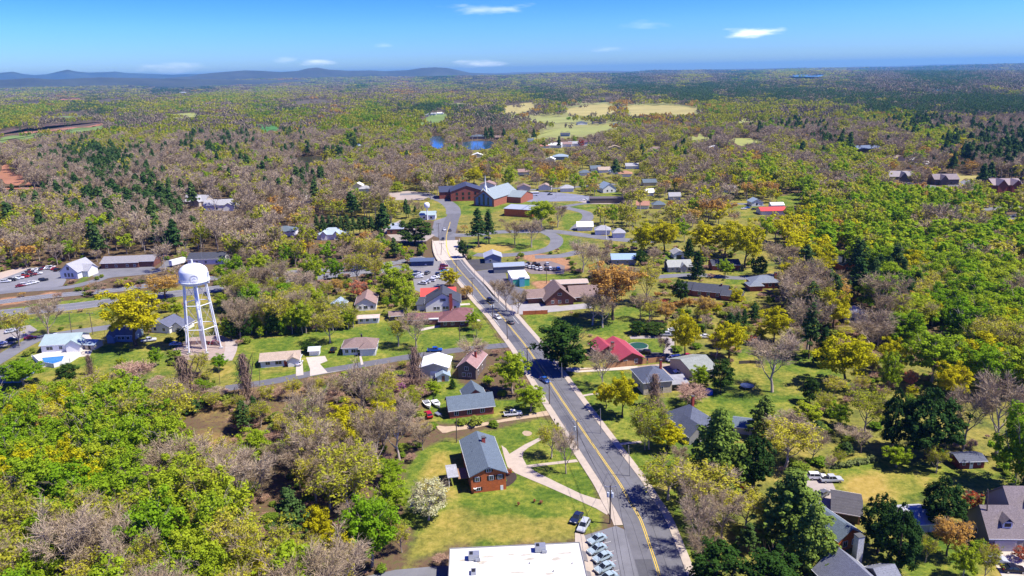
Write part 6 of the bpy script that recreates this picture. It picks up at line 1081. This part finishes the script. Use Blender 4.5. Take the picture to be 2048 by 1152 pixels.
# gravestone-white fire hydrants are left out; hedges and shrubs follow with the trees
# ------------------------------------------------------------ trees that can be told apart
def T(kind,bx,by,ty,w,label,vis=True):
    x,y=G(bx,by); h=max(1.0,hz(x,y,ty)); r=w*mpp(x,y)/2*1.08
    plant(kind,x,y,h,r,label); TREES_L.append((x,y,r))
    if vis: TVIS.append(((bx+PX(x,y,h)[0])/2,(by*.42+ty*.58),w*.4,(by-ty)*.38))
for row in [
('gold',272,692,573,116,'huge rounded yellow green oak above the blue house on the left'),
('gold',1687,772,667,108,'large round yellow oak at the edge of the right hand lawn'),('green',1861,768,655,112,'broad bright green tree right of the large yellow oak'),('gold',1781,752,677,60,'bright yellow tree between the big oak and the broad green tree'),('green',1778,780,700,44,'slim bright green tree in front of the bright yellow one'),('coral',1818,778,737,30,'small orange red tree under the broad green tree'),
('bare',1544,784,670,104,'wide fan shaped bare tree on the yellow lawn'),('yew',1784,900,776,62,'narrower of the two joined dark cedars'),('yew',1852,917,774,122,'massive dark cedar beside the red barn shed'),('cedar',1645,732,655,42,'dark conical evergreen casting a shadow on the clearing'),
('light',1730,866,783,76,'pale olive budding tree left of the joined cedars'),('dark',1618,806,752,36,'small dark green tree at the lawn edge'),('light',1666,796,755,50,'soft green budding tree below the big yellow oak'),('green',1615,840,805,58,'low bright green tree in the middle of the right lawns'),('green',1677,856,805,46,'small green tree left of the olive budding tree'),('bare',1722,906,860,42,'small dark bare tree at the foot of the joined cedars'),
('bare',1925,900,775,90,'pinkish bare oak behind the red barn shed, left stem'),('bare',1990,915,760,110,'pinkish bare oak spreading to the right edge'),('green',2027,975,806,104,'tall open green tree at the right edge'),('green',1792,934,888,58,'rounded green shrub tree below the joined cedars'),('light',1872,946,895,42,'small budding tree left of the red barn shed'),
('yew',1755,1105,985,78,'dark cedar column left of the white garage'),('yew',1792,1150,1005,92,'dark cedar below, in front of the first cedar column'),('yew',1878,1058,953,88,'bushy dark cedar behind the white garage'),('red',1941,1022,982,38,'deep red maple beside the bushy cedar'),('tan',1893,1112,1038,72,'whitish tan budding tree in front of the white garage'),('red',1982,1108,1088,26,'dark red shrub by the garage corner'),('green',1925,1160,1088,54,'leafy green tree on the lawn below the white garage'),('light',1968,1165,1092,44,'budding tree beside the big house drive'),('light',1850,1125,1075,40,'small budding tree under the dark cedars'),('bush',1960,1105,1082,34,'bright green rounded shrub left of the garage'),('red',2040,1120,1092,34,'red shrub beside the porch steps'),('cedar',2044,1010,950,34,'dark narrow cedar on the right edge'),
('deodar',1433,970,818,124,'tall feathery yellow green cedar in front of the navy roofed house'),('yew',1507,972,866,76,'very dark cedar right of the feathery cedar'),('deodar',1580,1092,938,140,'wide layered grey green cedar beside the charcoal carport'),('deodar',1620,1150,1010,110,'low spreading cedar in front of the orange brick house'),('bare',1388,1046,955,62,'thin bare tree on the right verge casting long shadows, upper of three'),('bare',1398,1100,1000,72,'thin bare tree on the right verge casting long shadows, middle of three'),('bare',1404,1160,1060,80,'thin bare tree on the right verge casting long shadows, lowest of three'),
('dark',1433,1195,1085,112,'glossy dark evergreen at the bottom, left of two'),('dark',1535,1200,1095,118,'glossy dark evergreen at the bottom, right of two'),
('light',1336,1000,925,96,'olive budding tree leaning over the road edge'),('light',1407,1026,932,128,'big pale olive budding tree in the lower right gardens'),('bare',1444,1076,990,84,'grey bare tree in front of the olive budding tree'),('light',1490,1060,985,90,'grey green budding tree beside the layered cedar'),('bush',1355,960,945,22,'small bush at the foot of the leaning olive tree'),('red',1480,982,962,22,'small deep red shrub in front of the very dark cedar'),('light',1572,934,845,112,'wide olive bare branched tree right of the very dark cedar'),('bare',1625,925,865,60,'brownish bare tree behind the hedge'),
('dark',1130,740,638,108,'enormous glossy dark magnolia beside the main road'),('bare',1204,774,696,60,'vase shaped bare tree beside the tan board fence'),('gold',1212,817,765,42,'small yellow tree on the right hand lawn'),('gold',1245,834,748,58,'yellow tree with dark trunk in front of the stone house'),('vine',1308,813,745,40,'twisted dark bare tree in front of the stone house'),('light',1298,899,812,72,'thin pale budding tree by the right pavement'),('gold',1335,899,838,70,'loose yellow tree left of the navy pyramid roof'),('bare',1358,941,893,42,'low dark bare tree below the navy pyramid roof'),('brush',1385,810,774,60,'wide brown twiggy bush above the navy pyramid roof'),
('dark',1441,785,715,48,'dark magnolia beside the blue canopy'),('green',1401,774,728,44,'green tree beside the weathered grey roof'),('deodar',1527,873,790,64,'grey green cedar on the yellow lawn edge'),('bare',1574,902,835,84,'grey bare tree right of the grey green cedar'),('gold',1369,718,622,56,'tall slim yellow tree behind the white vans'),('bare',1325,718,672,28,'small bare tree beside the silver pickup'),('light',1290,900,850,40,'faint budding tree near the pavement'),
('tan',1226,640,524,104,'large golden tan oak above the crimson roofed house'),('light',1294,608,528,56,'pale green tree joined to the golden tan oak'),('gold',1288,508,440,58,'yellow tree at the left end of the golden row'),('gold',1328,505,440,62,'yellow tree second in the golden row'),('cedar',1376,517,478,28,'dark cone in front of the golden row'),('gold',1405,508,440,60,'yellow green tree in the middle of the golden row'),('gold',1450,512,443,72,'broad yellow tree right of the middle of the golden row'),('gold',1490,536,440,72,'tall yellow tree at the right end of the golden row'),('bare',1556,554,486,78,'large lilac grey bare tree beside the slate roofed house'),
('cedar',1393,557,503,34,'dark pointed cedar beside the pale grey roofed house'),('dark',1516,554,510,34,'dark round evergreen by the lane'),('green',1449,554,518,36,'vivid green round tree by the lane'),('dark',1282,530,500,30,'dark round tree beside the blue metal roof'),('dark',1361,606,555,32,'dark green tree left of the stepping brick house'),('gold',1473,612,575,32,'small yellow ball shaped tree above the gardens'),('gold',1547,684,610,68,'yellow green tree among the right hand gardens'),('red',1330,608,598,26,'crimson maple beside the orange fence'),('red',1440,680,655,14,'small rust red tree by the hedge'),('coral',1505,690,668,20,'orange red tree beyond the hedge'),
('dark',1275,668,642,36,'dark hedge tree behind the yellow tree'),('dark',1310,668,645,50,'dark hedge beside the silver pickup'),('bare',1205,655,590,60,'bare tree right of the brown pyramid roof'),('bare',1185,650,585,58,'dark bare tree beside the brown roofed building'),('bare',1165,545,480,60,'dark bare tree behind the used car lot'),('bare',1195,560,490,56,'second bare tree right of the used car lot'),
('pine',957,495,416,48,'tall white pine at the bridge, larger of two'),('pine',978,487,418,36,'tall white pine at the bridge, right hand one'),('dark',927,515,478,24,'small dark evergreen at the bridge end'),('dark',830,489,434,70,'wide dark green evergreen left of the bridge road'),('bare',1013,622,563,42,'bare street tree beside the car wash lot'),('bare',1036,628,583,42,'bare street tree in front of the brown roofed building'),('bare',998,605,560,38,'bare street tree nearest the car wash'),('bare',1063,495,440,48,'bare tree on the grassy loop, right one'),('bare',1030,489,443,40,'bare tree on the grassy loop, left one'),
('green',1083,459,398,62,'spreading green tree right of the brick workshop'),('bare',1115,455,405,40,'grey bare tree right of the spreading green tree'),('green',788,598,524,78,'lime green tree beside the roadside car park'),('gold',900,574,537,38,'bronze green tree at the car park corner','x'),('tan',934,598,572,26,'pinkish budding tree on the verge beside the white gabled house'),('green',945,660,622,30,'small light green tree on the verge lawn, upper one'),('light',954,673,645,24,'small light green tree on the verge lawn, lower one'),('bare',833,695,626,58,'grey bare tree on the lawn left of the side street'),('light',797,693,636,46,'pale leaved tree on the lawn beside the grey bare tree'),
('green',631,582,503,42,'tall green tree by the highway, left of three'),('green',672,562,514,34,'green tree by the highway, middle of three'),('light',714,565,506,48,'soft green tree by the highway, right of three'),('coral',717,600,558,42,'coral pink flowering tree behind the mauve roofed house'),('light',660,686,620,58,'spreading budding tree in the middle of the long lawn'),('dark',617,705,682,28,'round dark bush beside the white shed'),('green',736,791,736,34,'oval green tree in the brush below the horseshoe drive'),('pink',800,787,765,24,'small magenta redbud in the brush'),('vine',495,802,703,48,'tall vine covered dead tree below the beige ranch house'),('vine',832,770,690,42,'vine covered dead tree beside the pale yellow building'),('vine',375,797,708,62,'clump of vine covered dead trees below the water tower'),('vine',182,749,708,22,'small vine covered stump tree left of the lawn'),
('green',867,787,761,38,'rounded green shrub below the small shed'),('cedar',905,777,758,16,'small dark cone beside the small shed'),('green',1025,787,700,74,'leafy green tree beside the main road opposite the magnolia'),('green',1061,823,768,64,'leafy green tree at the dirt driveway mouth'),('bare',952,728,680,62,'grey bare tree beside the pinkish roofed house'),('light',1103,915,850,54,'white flecked green tree on the main lawn'),('bare',1132,947,864,50,'brownish bare tree beside the curved concrete path'),
('blossom',857,1040,960,82,'cream white blossoming tree at the edge of the main lawn'),('gold',695,905,803,82,'bright yellow tree in the lower left woods'),('green',515,922,855,80,'green tree at the right end of the lower left woods'),('green',605,852,797,66,'green tree above the bright yellow one'),('green',785,968,920,56,'green tree beside the main lawn, upper one'),('green',780,1025,955,78,'green tree beside the main lawn, lower one'),('pine',586,1095,975,82,'dark layered pine in the lower left woods'),('gold',640,1085,1010,60,'yellow budding tree right of the dark layered pine'),
('bare',98,674,600,64,'spreading bare tree beside the old street on the left'),('light',40,692,620,54,'pale budding tree near the left edge'),('tan',331,598,550,68,'orange gold tree behind the water tower'),('green',440,742,708,34,'small green tree at the right foot of the water tower'),('light',402,752,708,40,'budding tree hiding the front foot of the water tower'),('bush',352,722,700,26,'leafy bush at the left foot of the water tower'),('dark',365,690,655,22,'dark tree behind the left leg of the water tower'),
('green',354,634,603,30,'small green tree left of the water tower tank legs'),('green',313,732,695,30,'small green tree below the blue roofed house'),('brush',275,770,725,62,'wide pinkish bare bush below the lawn'),('green',48,770,718,80,'bright green tree with white flecks below the pool'),('dark',137,759,727,42,'dark round evergreen below the pool'),('green',245,752,714,22,'small leafy tree on the lower lawn'),
('green',1018,372,330,34,'tall vivid green tree behind the brick church'),('gold',948,368,334,40,'golden round tree behind the church steeple'),('green',795,384,362,26,'dark green round tree beside the tan car park'),('red',1162,300,276,14,'red tree in the far village row'),('red',857,322,308,18,'dark red tree beside the lake woods'),('bush',922,650,638,26,'yellow green bush in front of the maroon ranch house'),
('red',1037,1012,1003,6,'tiny russet shrub on the main lawn, left of three'),('red',1069,1005,998,6,'tiny russet shrub on the main lawn, middle of three'),('red',1082,1008,1000,8,'tiny dark russet shrub on the main lawn, right of three'),('bush',1005,972,955,16,'rounded shrub at the corner of the main brick house'),('red',1018,950,936,14,'russet shrub beside the mulch bed'),('bush',950,850,832,30,'yellow flowering bush against the brick house by the boats'),('bush',925,848,836,24,'green bush against the brick house by the boats'),
('bush',55,712,700,16,'round clipped bush beside the pool house drive'),('bush',66,706,694,12,'second clipped bush beside the pool house drive'),('bush',195,560,551,10,'round bush at the long building entrance'),('bush',203,555,548,10,'second round bush at the long building entrance')]:
    if len(row)==7: row=row[:6]
    T(*row)
# row of dark pines, and the bamboo like screen
for i in range(11):
    x=636+i*12; T('pine',x,474+rng.uniform(-3,3)-i*.3,430+rng.uniform(-3,5),24,f"dark pine in the row behind the light blue roof, {['first','second','third','fourth','fifth','sixth','seventh','eighth','ninth','tenth','eleventh'][i]} from the left")
for i in range(26):
    t=i/25; x=452+t*255; y=680-t*24+rng.uniform(-10,2); xx,yy=G(x,y); k=rng.choice(['light','green','dark','light'])
    plant(k,xx,yy,rng.uniform(8,12),rng.uniform(2.6,4),'dense green screen tree above the long lawn','green screen trees above the long lawn')
# clipped hedge on the right lawn
a,b_=G(1668,938),G(1752,922); e=empty('clipped_hedge',(a[0],a[1],0),math.atan2(b_[1]-a[1],b_[0]-a[0]),'low clipped pale green hedge along the right hand lawn','hedge'); Lh=math.hypot(b_[0]-a[0],b_[1]-a[1])
cs=np.stack([nr.rand(70)*Lh,(nr.rand(70)-.5)*1.2,.4+nr.rand(70)*.9],1); V,F=clumps(0,45,cr=.55,leaf=.3,centres=cs); me=mesh_np('foliage',V,F,[leafmat('hedge_leaves',(.2,.24,.08),(.2,.24,.08),.2)]); o=bpy.data.objects.new('foliage',me); C.objects.link(o); o.parent=e
# ------------------------------------------------------------ what the woods must leave open, as seen from the air
MX0,MY0,MW,MH=-300,100,2650,1350
mask=np.zeros((MH,MW),bool)
soft=np.zeros((MH,MW),bool); fieldm=np.zeros((MH,MW),bool)
def mpoly(poly,mask=mask):
    xs_=[p[0] for p in poly]; ys_=[p[1] for p in poly]
    x0=int(max(MX0,min(xs_)));x1=int(min(MX0+MW-1,max(xs_)+1));y0=int(max(MY0,min(ys_)));y1=int(min(MY0+MH-1,max(ys_)+1))
    if x1<=x0 or y1<=y0: return
    X,Y=np.meshgrid(np.arange(x0,x1+1),np.arange(y0,y1+1)); mask[y0-MY0:y1-MY0+1,x0-MX0:x1-MX0+1]|=inpoly(X.astype(float)+.01,Y.astype(float)+.01,poly)
def mell(cx,cy,rx,ry): mpoly([(cx+rx*math.cos(t_),cy+ry*math.sin(t_)) for t_ in np.linspace(0,6.2,16)])
for k,poly in LAWNS:
    if k not in('b','s'): mpoly([(x,y if y<1150 else 1250) for x,y in poly],soft)
for P_ in OPEN: mpoly([PX(p[0],p[1]) for p in P_])
for k,poly in FIELDS+WATER: mpoly(poly,fieldm)
basem=np.zeros((MH,MW),bool)
for P_ in OPEN_BASE: mpoly([PX(p[0],p[1]) for p in P_],basem)
for P_ in VIS: mpoly(P_)
for (cx,cy,rx,ry) in TVIS: mell(cx,cy,rx,ry)
def m_at(px,py,soft_=True):
    px=int(px)-MX0; py=int(py)-MY0
    return 0<=px<MW and 0<=py<MH and bool(mask[py,px] or fieldm[py,px] or (soft_ and soft[py,px]))
def f_at(px,py):
    px=int(px)-MX0; py=int(py)-MY0
    return 0<=px<MW and 0<=py<MH and bool(fieldm[py,px])
brushpoly=[p for k,p in LAWNS if k=='b']
GRID=[ # photo row, then the kind of wood in sixteen columns across the picture
 (155,'p p M p p M p p M p p p M p p p'),
 (176,'b p P p M p M P p P P P P p p p'),
 (195,'M P p b M p M L P p P P P P P P'),
 (217,'b P b M p M P p M y y L M p P P'),
 (245,'b p B p M g L p p b y L p L p p'),
 (280,'p L b p B b g p b L L B b p L p'),
 (320,'p P b L B b y g y L b y L g y p'),
 (360,'B p b b p y y T y g y L G L y b'),
 (405,'p P p B b y y T T L b y g g G L'),
 (455,'b b p B b T P y L L L G Y G g G'),
 (510,'y b B b L b b L g T b Y Y g G G'),
 (560,'y T B b B L L G G L T Y p P g G'),
 (630,'L L Y P g G L G L b b p p y G G'),
 (720,'G L g L B b L L b b b y L b Y G'),
 (790,'g L b B B B b b b b L L y L G b'),
 (860,'G G G B B b B b b L L y L P P b'),
 (940,'G G g B b L b g b L L L P P L G'),
 (1020,'L G G L b L b g b L L L P P L g'),
 (1110,'L b G L L y L b b L D D P P G y'),
 (1220,'L g L L y L b b b L D D P P G G')]
GRID=[(row_y,kinds.split()) for row_y,kinds in GRID]
MIXES={'B':[('tan',.1),('bare',.66),('light',.13),('pine',.11)],'b':[('tan',.13),('bare',.35),('light',.24),('green',.12),('gold',.03),('pine',.13)],
 'P':[('pine',.82),('bare',.12),('light',.06)],'p':[('pine',.42),('bare',.38),('light',.2)],'G':[('tan',.05),('gold',.12),('green',.5),('light',.18),('bare',.15)],
 'g':[('gold',.08),('green',.42),('light',.28),('bare',.22)],'L':[('tan',.08),('gold',.08),('green',.2),('light',.38),('bare',.23),('pine',.03)],
 'Y':[('gold',.58),('green',.2),('light',.12),('tan',.1)],'y':[('gold',.26),('tan',.2),('bare',.26),('light',.2),('pine',.08)],'T':[('tan',.5),('bare',.25),('gold',.15),('light',.1)],
 'M':[('pine',.2),('green',.1),('light',.22),('bare',.4),('tan',.08)],'D':[('dark',.6),('green',.2),('light',.2)]}
def stand(px,py):
    # neighbouring trees tend to be of one kind: a smooth field in plan, finer near, broader far
    g_=G(px,max(py,149.5)); R=math.hypot(*g_); sc=25+R*.045
    v=noise.noise(Vector((g_[0]/sc,g_[1]/(sc*2.2),3.3)))+.45*noise.noise(Vector((g_[0]/sc*2.7,g_[1]/sc*1.3,9.1)))
    return min(.999,max(0,.5+v*.95))
def kind_at(px,py):
    pj=py+rng.gauss(0,14 if py>300 else 6); xj=px+rng.gauss(0,40)
    row=min(GRID,key=lambda g:abs(g[0]-pj))[1]; c=row[max(0,min(15,int(xj/128)))]
    co_=.55 if py<430 else .3; q=rng.random()*(1-co_)+co_*stand(px,py)
    for k,p in MIXES[c]:
        q-=p
        if q<=0: return k
    return 'bare'
KH={'green':(12,18),'light':(10,16),'gold':(10,16),'tan':(9,14),'bare':(11,18),'pine':(13,21),'dark':(8,12)}
cand=[]
def ok_tree(x,y,h,r,lenient=1.0,sf=True):
    a,b_=PX(x,y,0); ia=int(a)-MX0; ib=int(b_)-MY0
    if 0<=ia<MW and 0<=ib<MH and basem[ib,ia]: return False
    for (dx,z) in ((0,.2),(0,.5*h),(0,.9*h),(-.75*r*lenient,.62*h),(.75*r*lenient,.62*h)):
        a,b_=PX(x+dx,y,z)
        if m_at(a,b_,sf): return False
    return True
y=92.0
while y<420:
    sp_=7.4 if y<260 else 8.4
    xw=y*.72+40; x=-xw
    while x<xw:
        X=x+rng.uniform(-.5,.5)*sp_; Y=y+rng.uniform(-.5,.5)*sp_; x+=sp_
        a,b_=PX(X,Y,8)
        if a<-60 or a>2110 or b_>1260: continue
        a0,b0=PX(X,Y)
        if any(inpoly(np.array([a0]),np.array([b0]),p)[0] for p in brushpoly) and rng.random()<.3: continue
        k=kind_at(a,b_); lo,hi=KH[k]; h=rng.uniform(lo,hi)*1.12; r=h*rng.uniform(.33,.47)*(.7 if k=='pine' else 1)
        if 560<b0<720 and 1080<a0<1500: h*=.8; r*=.85
        elif a0>1500 and k!='pine': r*=1.2
        if any((X-tx)**2+(Y-ty)**2<(.55*(tr+r))**2 for tx,ty,tr in TREES_L): continue
        inb=None
        sf=not ((1150<a0<1520 and 740<b0<1160 and rng.random()<.3) or (1000<a0<1600 and b0<=740 and rng.random()<.34) or (a0<1000 and 440<b0<620 and rng.random()<.3) or (rng.random()<.02 and a0>1150)) or k in('pine','dark')
        if not sf and not ok_tree(X,Y,h*.8,r*.8,1,False): sf=True
        if not sf: h*=.8; r*=.8; k=rng.choice(['light','light','bare',k])
        elif not ok_tree(X,Y,h,r):
            h*=.5; r*=.55
            if not ok_tree(X,Y,h,r):
                h*=.45; r*=.8
                if not ok_tree(X,Y,h,r): continue
        cand.append((math.hypot(X,Y),k,X,Y,h,r))
    y+=sp_
fill=[]
for i in range(5200):
    X=rng.uniform(-260,300); Y=rng.uniform(100,420); a,b_=PX(X,Y)
    if a<-20 or a>2080 or b_>1250 or m_at(a,b_): continue
    h=rng.uniform(3,7.5); r=h*rng.uniform(.35,.55)
    if any((X-q[2])**2+(Y-q[3])**2<(.7*(q[5]+r))**2 for q in cand[-0:] if abs(q[2]-X)<9 and abs(q[3]-Y)<9): continue
    if any((X-tx)**2+(Y-ty)**2<(.6*(tr+r))**2 for tx,ty,tr in TREES_L): continue
    if any((X-q[2])**2+(Y-q[3])**2<(.8*(q[5]+r))**2 for q in fill if abs(q[2]-X)<9 and abs(q[3]-Y)<9): continue
    if not ok_tree(X,Y,h,r): continue
    k=kind_at(a,b_-10); k='light' if k=='pine' else k
    fill.append((math.hypot(X,Y),k,X,Y,h,r))
print('fill',len(fill)); cand+=fill
cand.sort()
PLACES=[('in the woodland at the lower left',0,800,840,1400),('in the brush below the side street',300,880,735,1000),('near the foot of the water tower',250,520,560,840),
 ('beside the highway on the left',0,860,520,640),('in the gardens left of the main road',480,1010,560,760),('around the houses by the swimming pool',0,330,600,860),
 ('in the yards at the lower right',1280,2200,880,1400),('in the yards right of the main road',1060,1600,640,900),('in the wood on the right slope',1560,2300,430,900),('behind the brown roofed building',1080,1600,480,680),
 ('around the bridge and the road bend',760,1150,380,560),('in the woods above the highway',0,860,330,560)]
def place_of(a,b_):
    for n_,x0,x1,y0,y1 in PLACES:
        if x0<=a<x1 and y0<=b_<y1: return n_
    return 'in the far woods'
cnt={}; rest=[]
for (d_,k,X,Y,h,r) in cand:
    cnt[k]=cnt.get(k,0)+1
    nm={'dark':'dark'}.get(k,k)
    if cnt[k]>290 or d_>400: rest.append((k,X,Y,h,r)); continue
    pl=place_of(*PX(X,Y)); size='tall ' if h>15 else ('small ' if h<9 else '')
    plant(k,X,Y,h,r,f"{size}{KNAME[k][1]} {pl}",f"{size}{KNAME[k][1]}s {pl}")
# ------------------------------------------------------------ stuff: woods past counting, one object of instanced crowns
def unlinked(name,me):
    o=bpy.data.objects.new(name,me); return o
FTW=leafmat('far_bare_crowns',(.19,.15,.09),(.3,.24,.165),0)
coll=bpy.data.collections.new('woodland_kinds'); order={}
def addp(key,me):
    nm='%03d_%s'%(len(coll.objects),key); o=bpy.data.objects.new(nm,me); coll.objects.link(o); order.setdefault(key,[]).append(len(coll.objects)-1)
def lod1(k,v):
    if k=='pine': V,F=conifer(v,1); T,TF=tube_np([(np.array([0,0,0.]),np.array([0,0,12]),.3,.08)]); return poly_np([(T,TF,0),(V,F,1)],'far_pine',[BARKD,LM['pine']])
    seg,tips,path=skeleton(limbs=8); T,TF=tube_np(seg[:20],4)
    if k=='bare': V,F=twigs(tips,260,w=.17,ln=2.2); return poly_np([(T,TF,0),(V,F,1)],'far_bare_tree',[BARK,TWIG])
    if k in('light','tan'):
        V,F=twigs(tips,110,w=.16,ln=2.0); V2,F2=clumps(0,5,leaf=.85,cr=1.1,centres=[t_[1]+nr.randn(3)*.9 for t_ in tips for _ in range(2)]); return poly_np([(T,TF,0),(V,F,1),(V2,F2,2)],'far_tree',[BARK,TWIG,LM[k]])
    V,F=clumps(22,30,leaf=.7,cr=1.35,shell=.3,flat=.9); return poly_np([(T,TF,0),(V,F,1)],'far_tree',[BARK,LM[k if k!='dark' else 'dark']])
for k in ('green','light','gold','tan','bare','pine','dark'):
    for v in range(2): addp(k,lod1(k,v))
for k in ('green','light','gold','tan','bare','pine','dark'):
    for v in range(2): # wide patch of crowns for the far distance, nominal 30 m square, 14 m tall
        cs=[];sz=[]
        Vs=[];Fs=[]
        for i in range(11):
            cx,cy=rng.uniform(-14,14),rng.uniform(-14,14); hh=rng.uniform(9,15); rr=rng.uniform(3.4,5.2)*(.7 if k=='pine' else 1)
            if k=='pine': P_=np.array([[cx,cy,hh*1.15],[cx,cy,hh*.9],[cx+1.5,cy,hh*.7],[cx-1.5,cy-1,hh*.65],[cx,cy-1.5,hh*.5]])
            else:
                u=unit(12); u[:,2]=abs(u[:,2]); P_=np.array([cx,cy,hh-rr*.9])+u*np.array([rr*.75,rr*.75,rr*.8])
            V,F=quads(P_,P_-np.array([cx,cy,hh-rr])+nr.randn(len(P_),3)*rr*.8,rr*(.66 if k!='bare' else .55)); Vs.append((V,F,0))
        addp(k+'_patch',poly_np(Vs,'far_wood_patch',[LM[k] if k!='bare' else FTW]))
for v in range(2): addp('brush',PROTO['brush'][v][1]); addp('bush',PROTO['bush'][v][1])
pts=[];idx_=[];scl=[];rot=[]
def inst(key,x,y,z,s): pts.append((x,y,z)); idx_.append(rng.choice(order[key])); scl.append(s); rot.append(rng.uniform(0,6.28))
def sc_of(k,h,r): return (r/5.5*(1.35 if k=='pine' else 1),)*2+(h/14,)
for (k,X,Y,h,r) in rest: inst(k,X,Y,0,sc_of(k,h,r))
y=420.0; NF=0
while y<14000:
    spc=max(8.6,y*.0088); spx=spc; xw=y*.72+60; x=-xw
    while x<xw:
        X=x+rng.uniform(-.5,.5)*spx; Y=y+rng.uniform(-.5,.5)*spc; x+=spx
        a,b_=PX(X,Y,8)
        if a<-40 or a>2090: continue
        if y<1300:
            k=kind_at(a,b_); lo,hi=KH[k]; h=rng.uniform(lo,hi)*1.08; r=h*rng.uniform(.32,.46)*(.7 if k=='pine' else 1)
            if 1000<a<1400 and 290<b_<460 : 
                h*=.88; r*=.92
                if rng.random()<.1: continue
            if k!='pine': h*=rng.uniform(.8,1.15)
            if a>1450 and k!='pine': r*=1.1
            if not ok_tree(X,Y,h,r):
                h*=.45; r*=.5
                if not ok_tree(X,Y,h,r): continue
            inst(k,X,Y,0,sc_of(k,h,r))
        else:
            k=kind_at(a,b_)
            if any(f_at(*PX(X+dx_*spc,Y,zz_)) for dx_ in(-.45,0,.45) for zz_ in(1,11)) and rng.random()<.96: continue
            if m_at(*PX(X,Y,0)) and rng.random()<.5: continue
            if 195<b_<290 and 980<a<1450 and rng.random()<.5 and inpoly(np.array([a]),np.array([b_]),OLIVE)[0]: continue
            zz=float(relief(np.array([X]),np.array([Y]))[0]); s=spc/24.0
            inst(k+'_patch',X,Y,zz,(s,s,rng.uniform(.8,1.25)*(1+max(0,(y-3500))/9000)))
        NF+=1
    y+=spc
# undergrowth near by
for i in range(9000):
    X=rng.uniform(-300,300); Y=rng.uniform(92,430)**1.0; a,b_=PX(X,Y)
    if a<-40 or a>2090 or b_>1300 or m_at(a,b_): continue
    inb=any(inpoly(np.array([a]),np.array([b_]),p)[0] for p in brushpoly)
    h=rng.uniform(.8,2.6)*(1.5 if inb else 1)
    if m_at(*PX(X,Y,h)): continue
    k='brush' if rng.random()<(.6 if inb else .45) else 'bush'; s=h/14; w_=h*rng.uniform(.6,1.1)/5.5; inst(k,X,Y,0,(w_,w_,s))
me=bpy.data.meshes.new('woodland'); me.from_pydata(pts,[],[])
a_=me.attributes.new('scl','FLOAT_VECTOR','POINT'); a_.data.foreach_set('vector',np.array(scl,np.float32).ravel())
a_=me.attributes.new('idx','INT','POINT'); a_.data.foreach_set('value',np.array(idx_,np.int32))
rv=np.zeros((len(rot),3),np.float32); rv[:,2]=rot; a_=me.attributes.new('rotv','FLOAT_VECTOR','POINT'); a_.data.foreach_set('vector',rv.ravel())
wo=bpy.data.objects.new('woodland',me); C.objects.link(wo); tag(wo,'endless mixed spring woodland of bare, green and pine trees','woodland',kind='stuff')
ng=bpy.data.node_groups.new('woodland','GeometryNodeTree'); ng.interface.new_socket('Geometry',in_out='INPUT',socket_type='NodeSocketGeometry'); ng.interface.new_socket('Geometry',in_out='OUTPUT',socket_type='NodeSocketGeometry')
n=ng.nodes;l=ng.links; gi=n.new('NodeGroupInput'); go=n.new('NodeGroupOutput'); ip=n.new('GeometryNodeInstanceOnPoints'); ci=n.new('GeometryNodeCollectionInfo')
ci.inputs[0].default_value=coll; ci.inputs['Separate Children'].default_value=True; ci.inputs['Reset Children'].default_value=True
l.new(gi.outputs[0],ip.inputs['Points']); l.new(ci.outputs[0],ip.inputs['Instance']); ip.inputs['Pick Instance'].default_value=True
def na(nm,ty):
    q=n.new('GeometryNodeInputNamedAttribute'); q.data_type=ty; q.inputs[0].default_value=nm; return q.outputs[0]
l.new(na('idx','INT'),ip.inputs['Instance Index']); l.new(na('scl','FLOAT_VECTOR'),ip.inputs['Scale']); l.new(na('rotv','FLOAT_VECTOR'),ip.inputs['Rotation']); l.new(ip.outputs[0],go.inputs[0])
md=wo.modifiers.new('woodland','NODES'); md.node_group=ng
print('TREES individual',len(TREES),'cand',len(cand),cnt,'instances',len(pts),'objects',len(bpy.data.objects))
# ------------------------------------------------------------ air
hb=MB(); hm=bpy.data.materials.new('haze'); hm.use_nodes=True; t=hm.node_tree; t.nodes.clear(); oo=t.nodes.new('ShaderNodeOutputMaterial'); pv=t.nodes.new('ShaderNodeVolumePrincipled')
pv.inputs['Color'].default_value=(.2,.58,.97,1); pv.inputs['Density'].default_value=4.4e-5; pv.inputs['Anisotropy'].default_value=.2; t.links.new(pv.outputs[0],oo.inputs['Volume'])
hb.mat(hm).box(-24500,24500,-5000,29500,-150,275); ho=hb.build('haze'); tag(ho,kind='stuff')
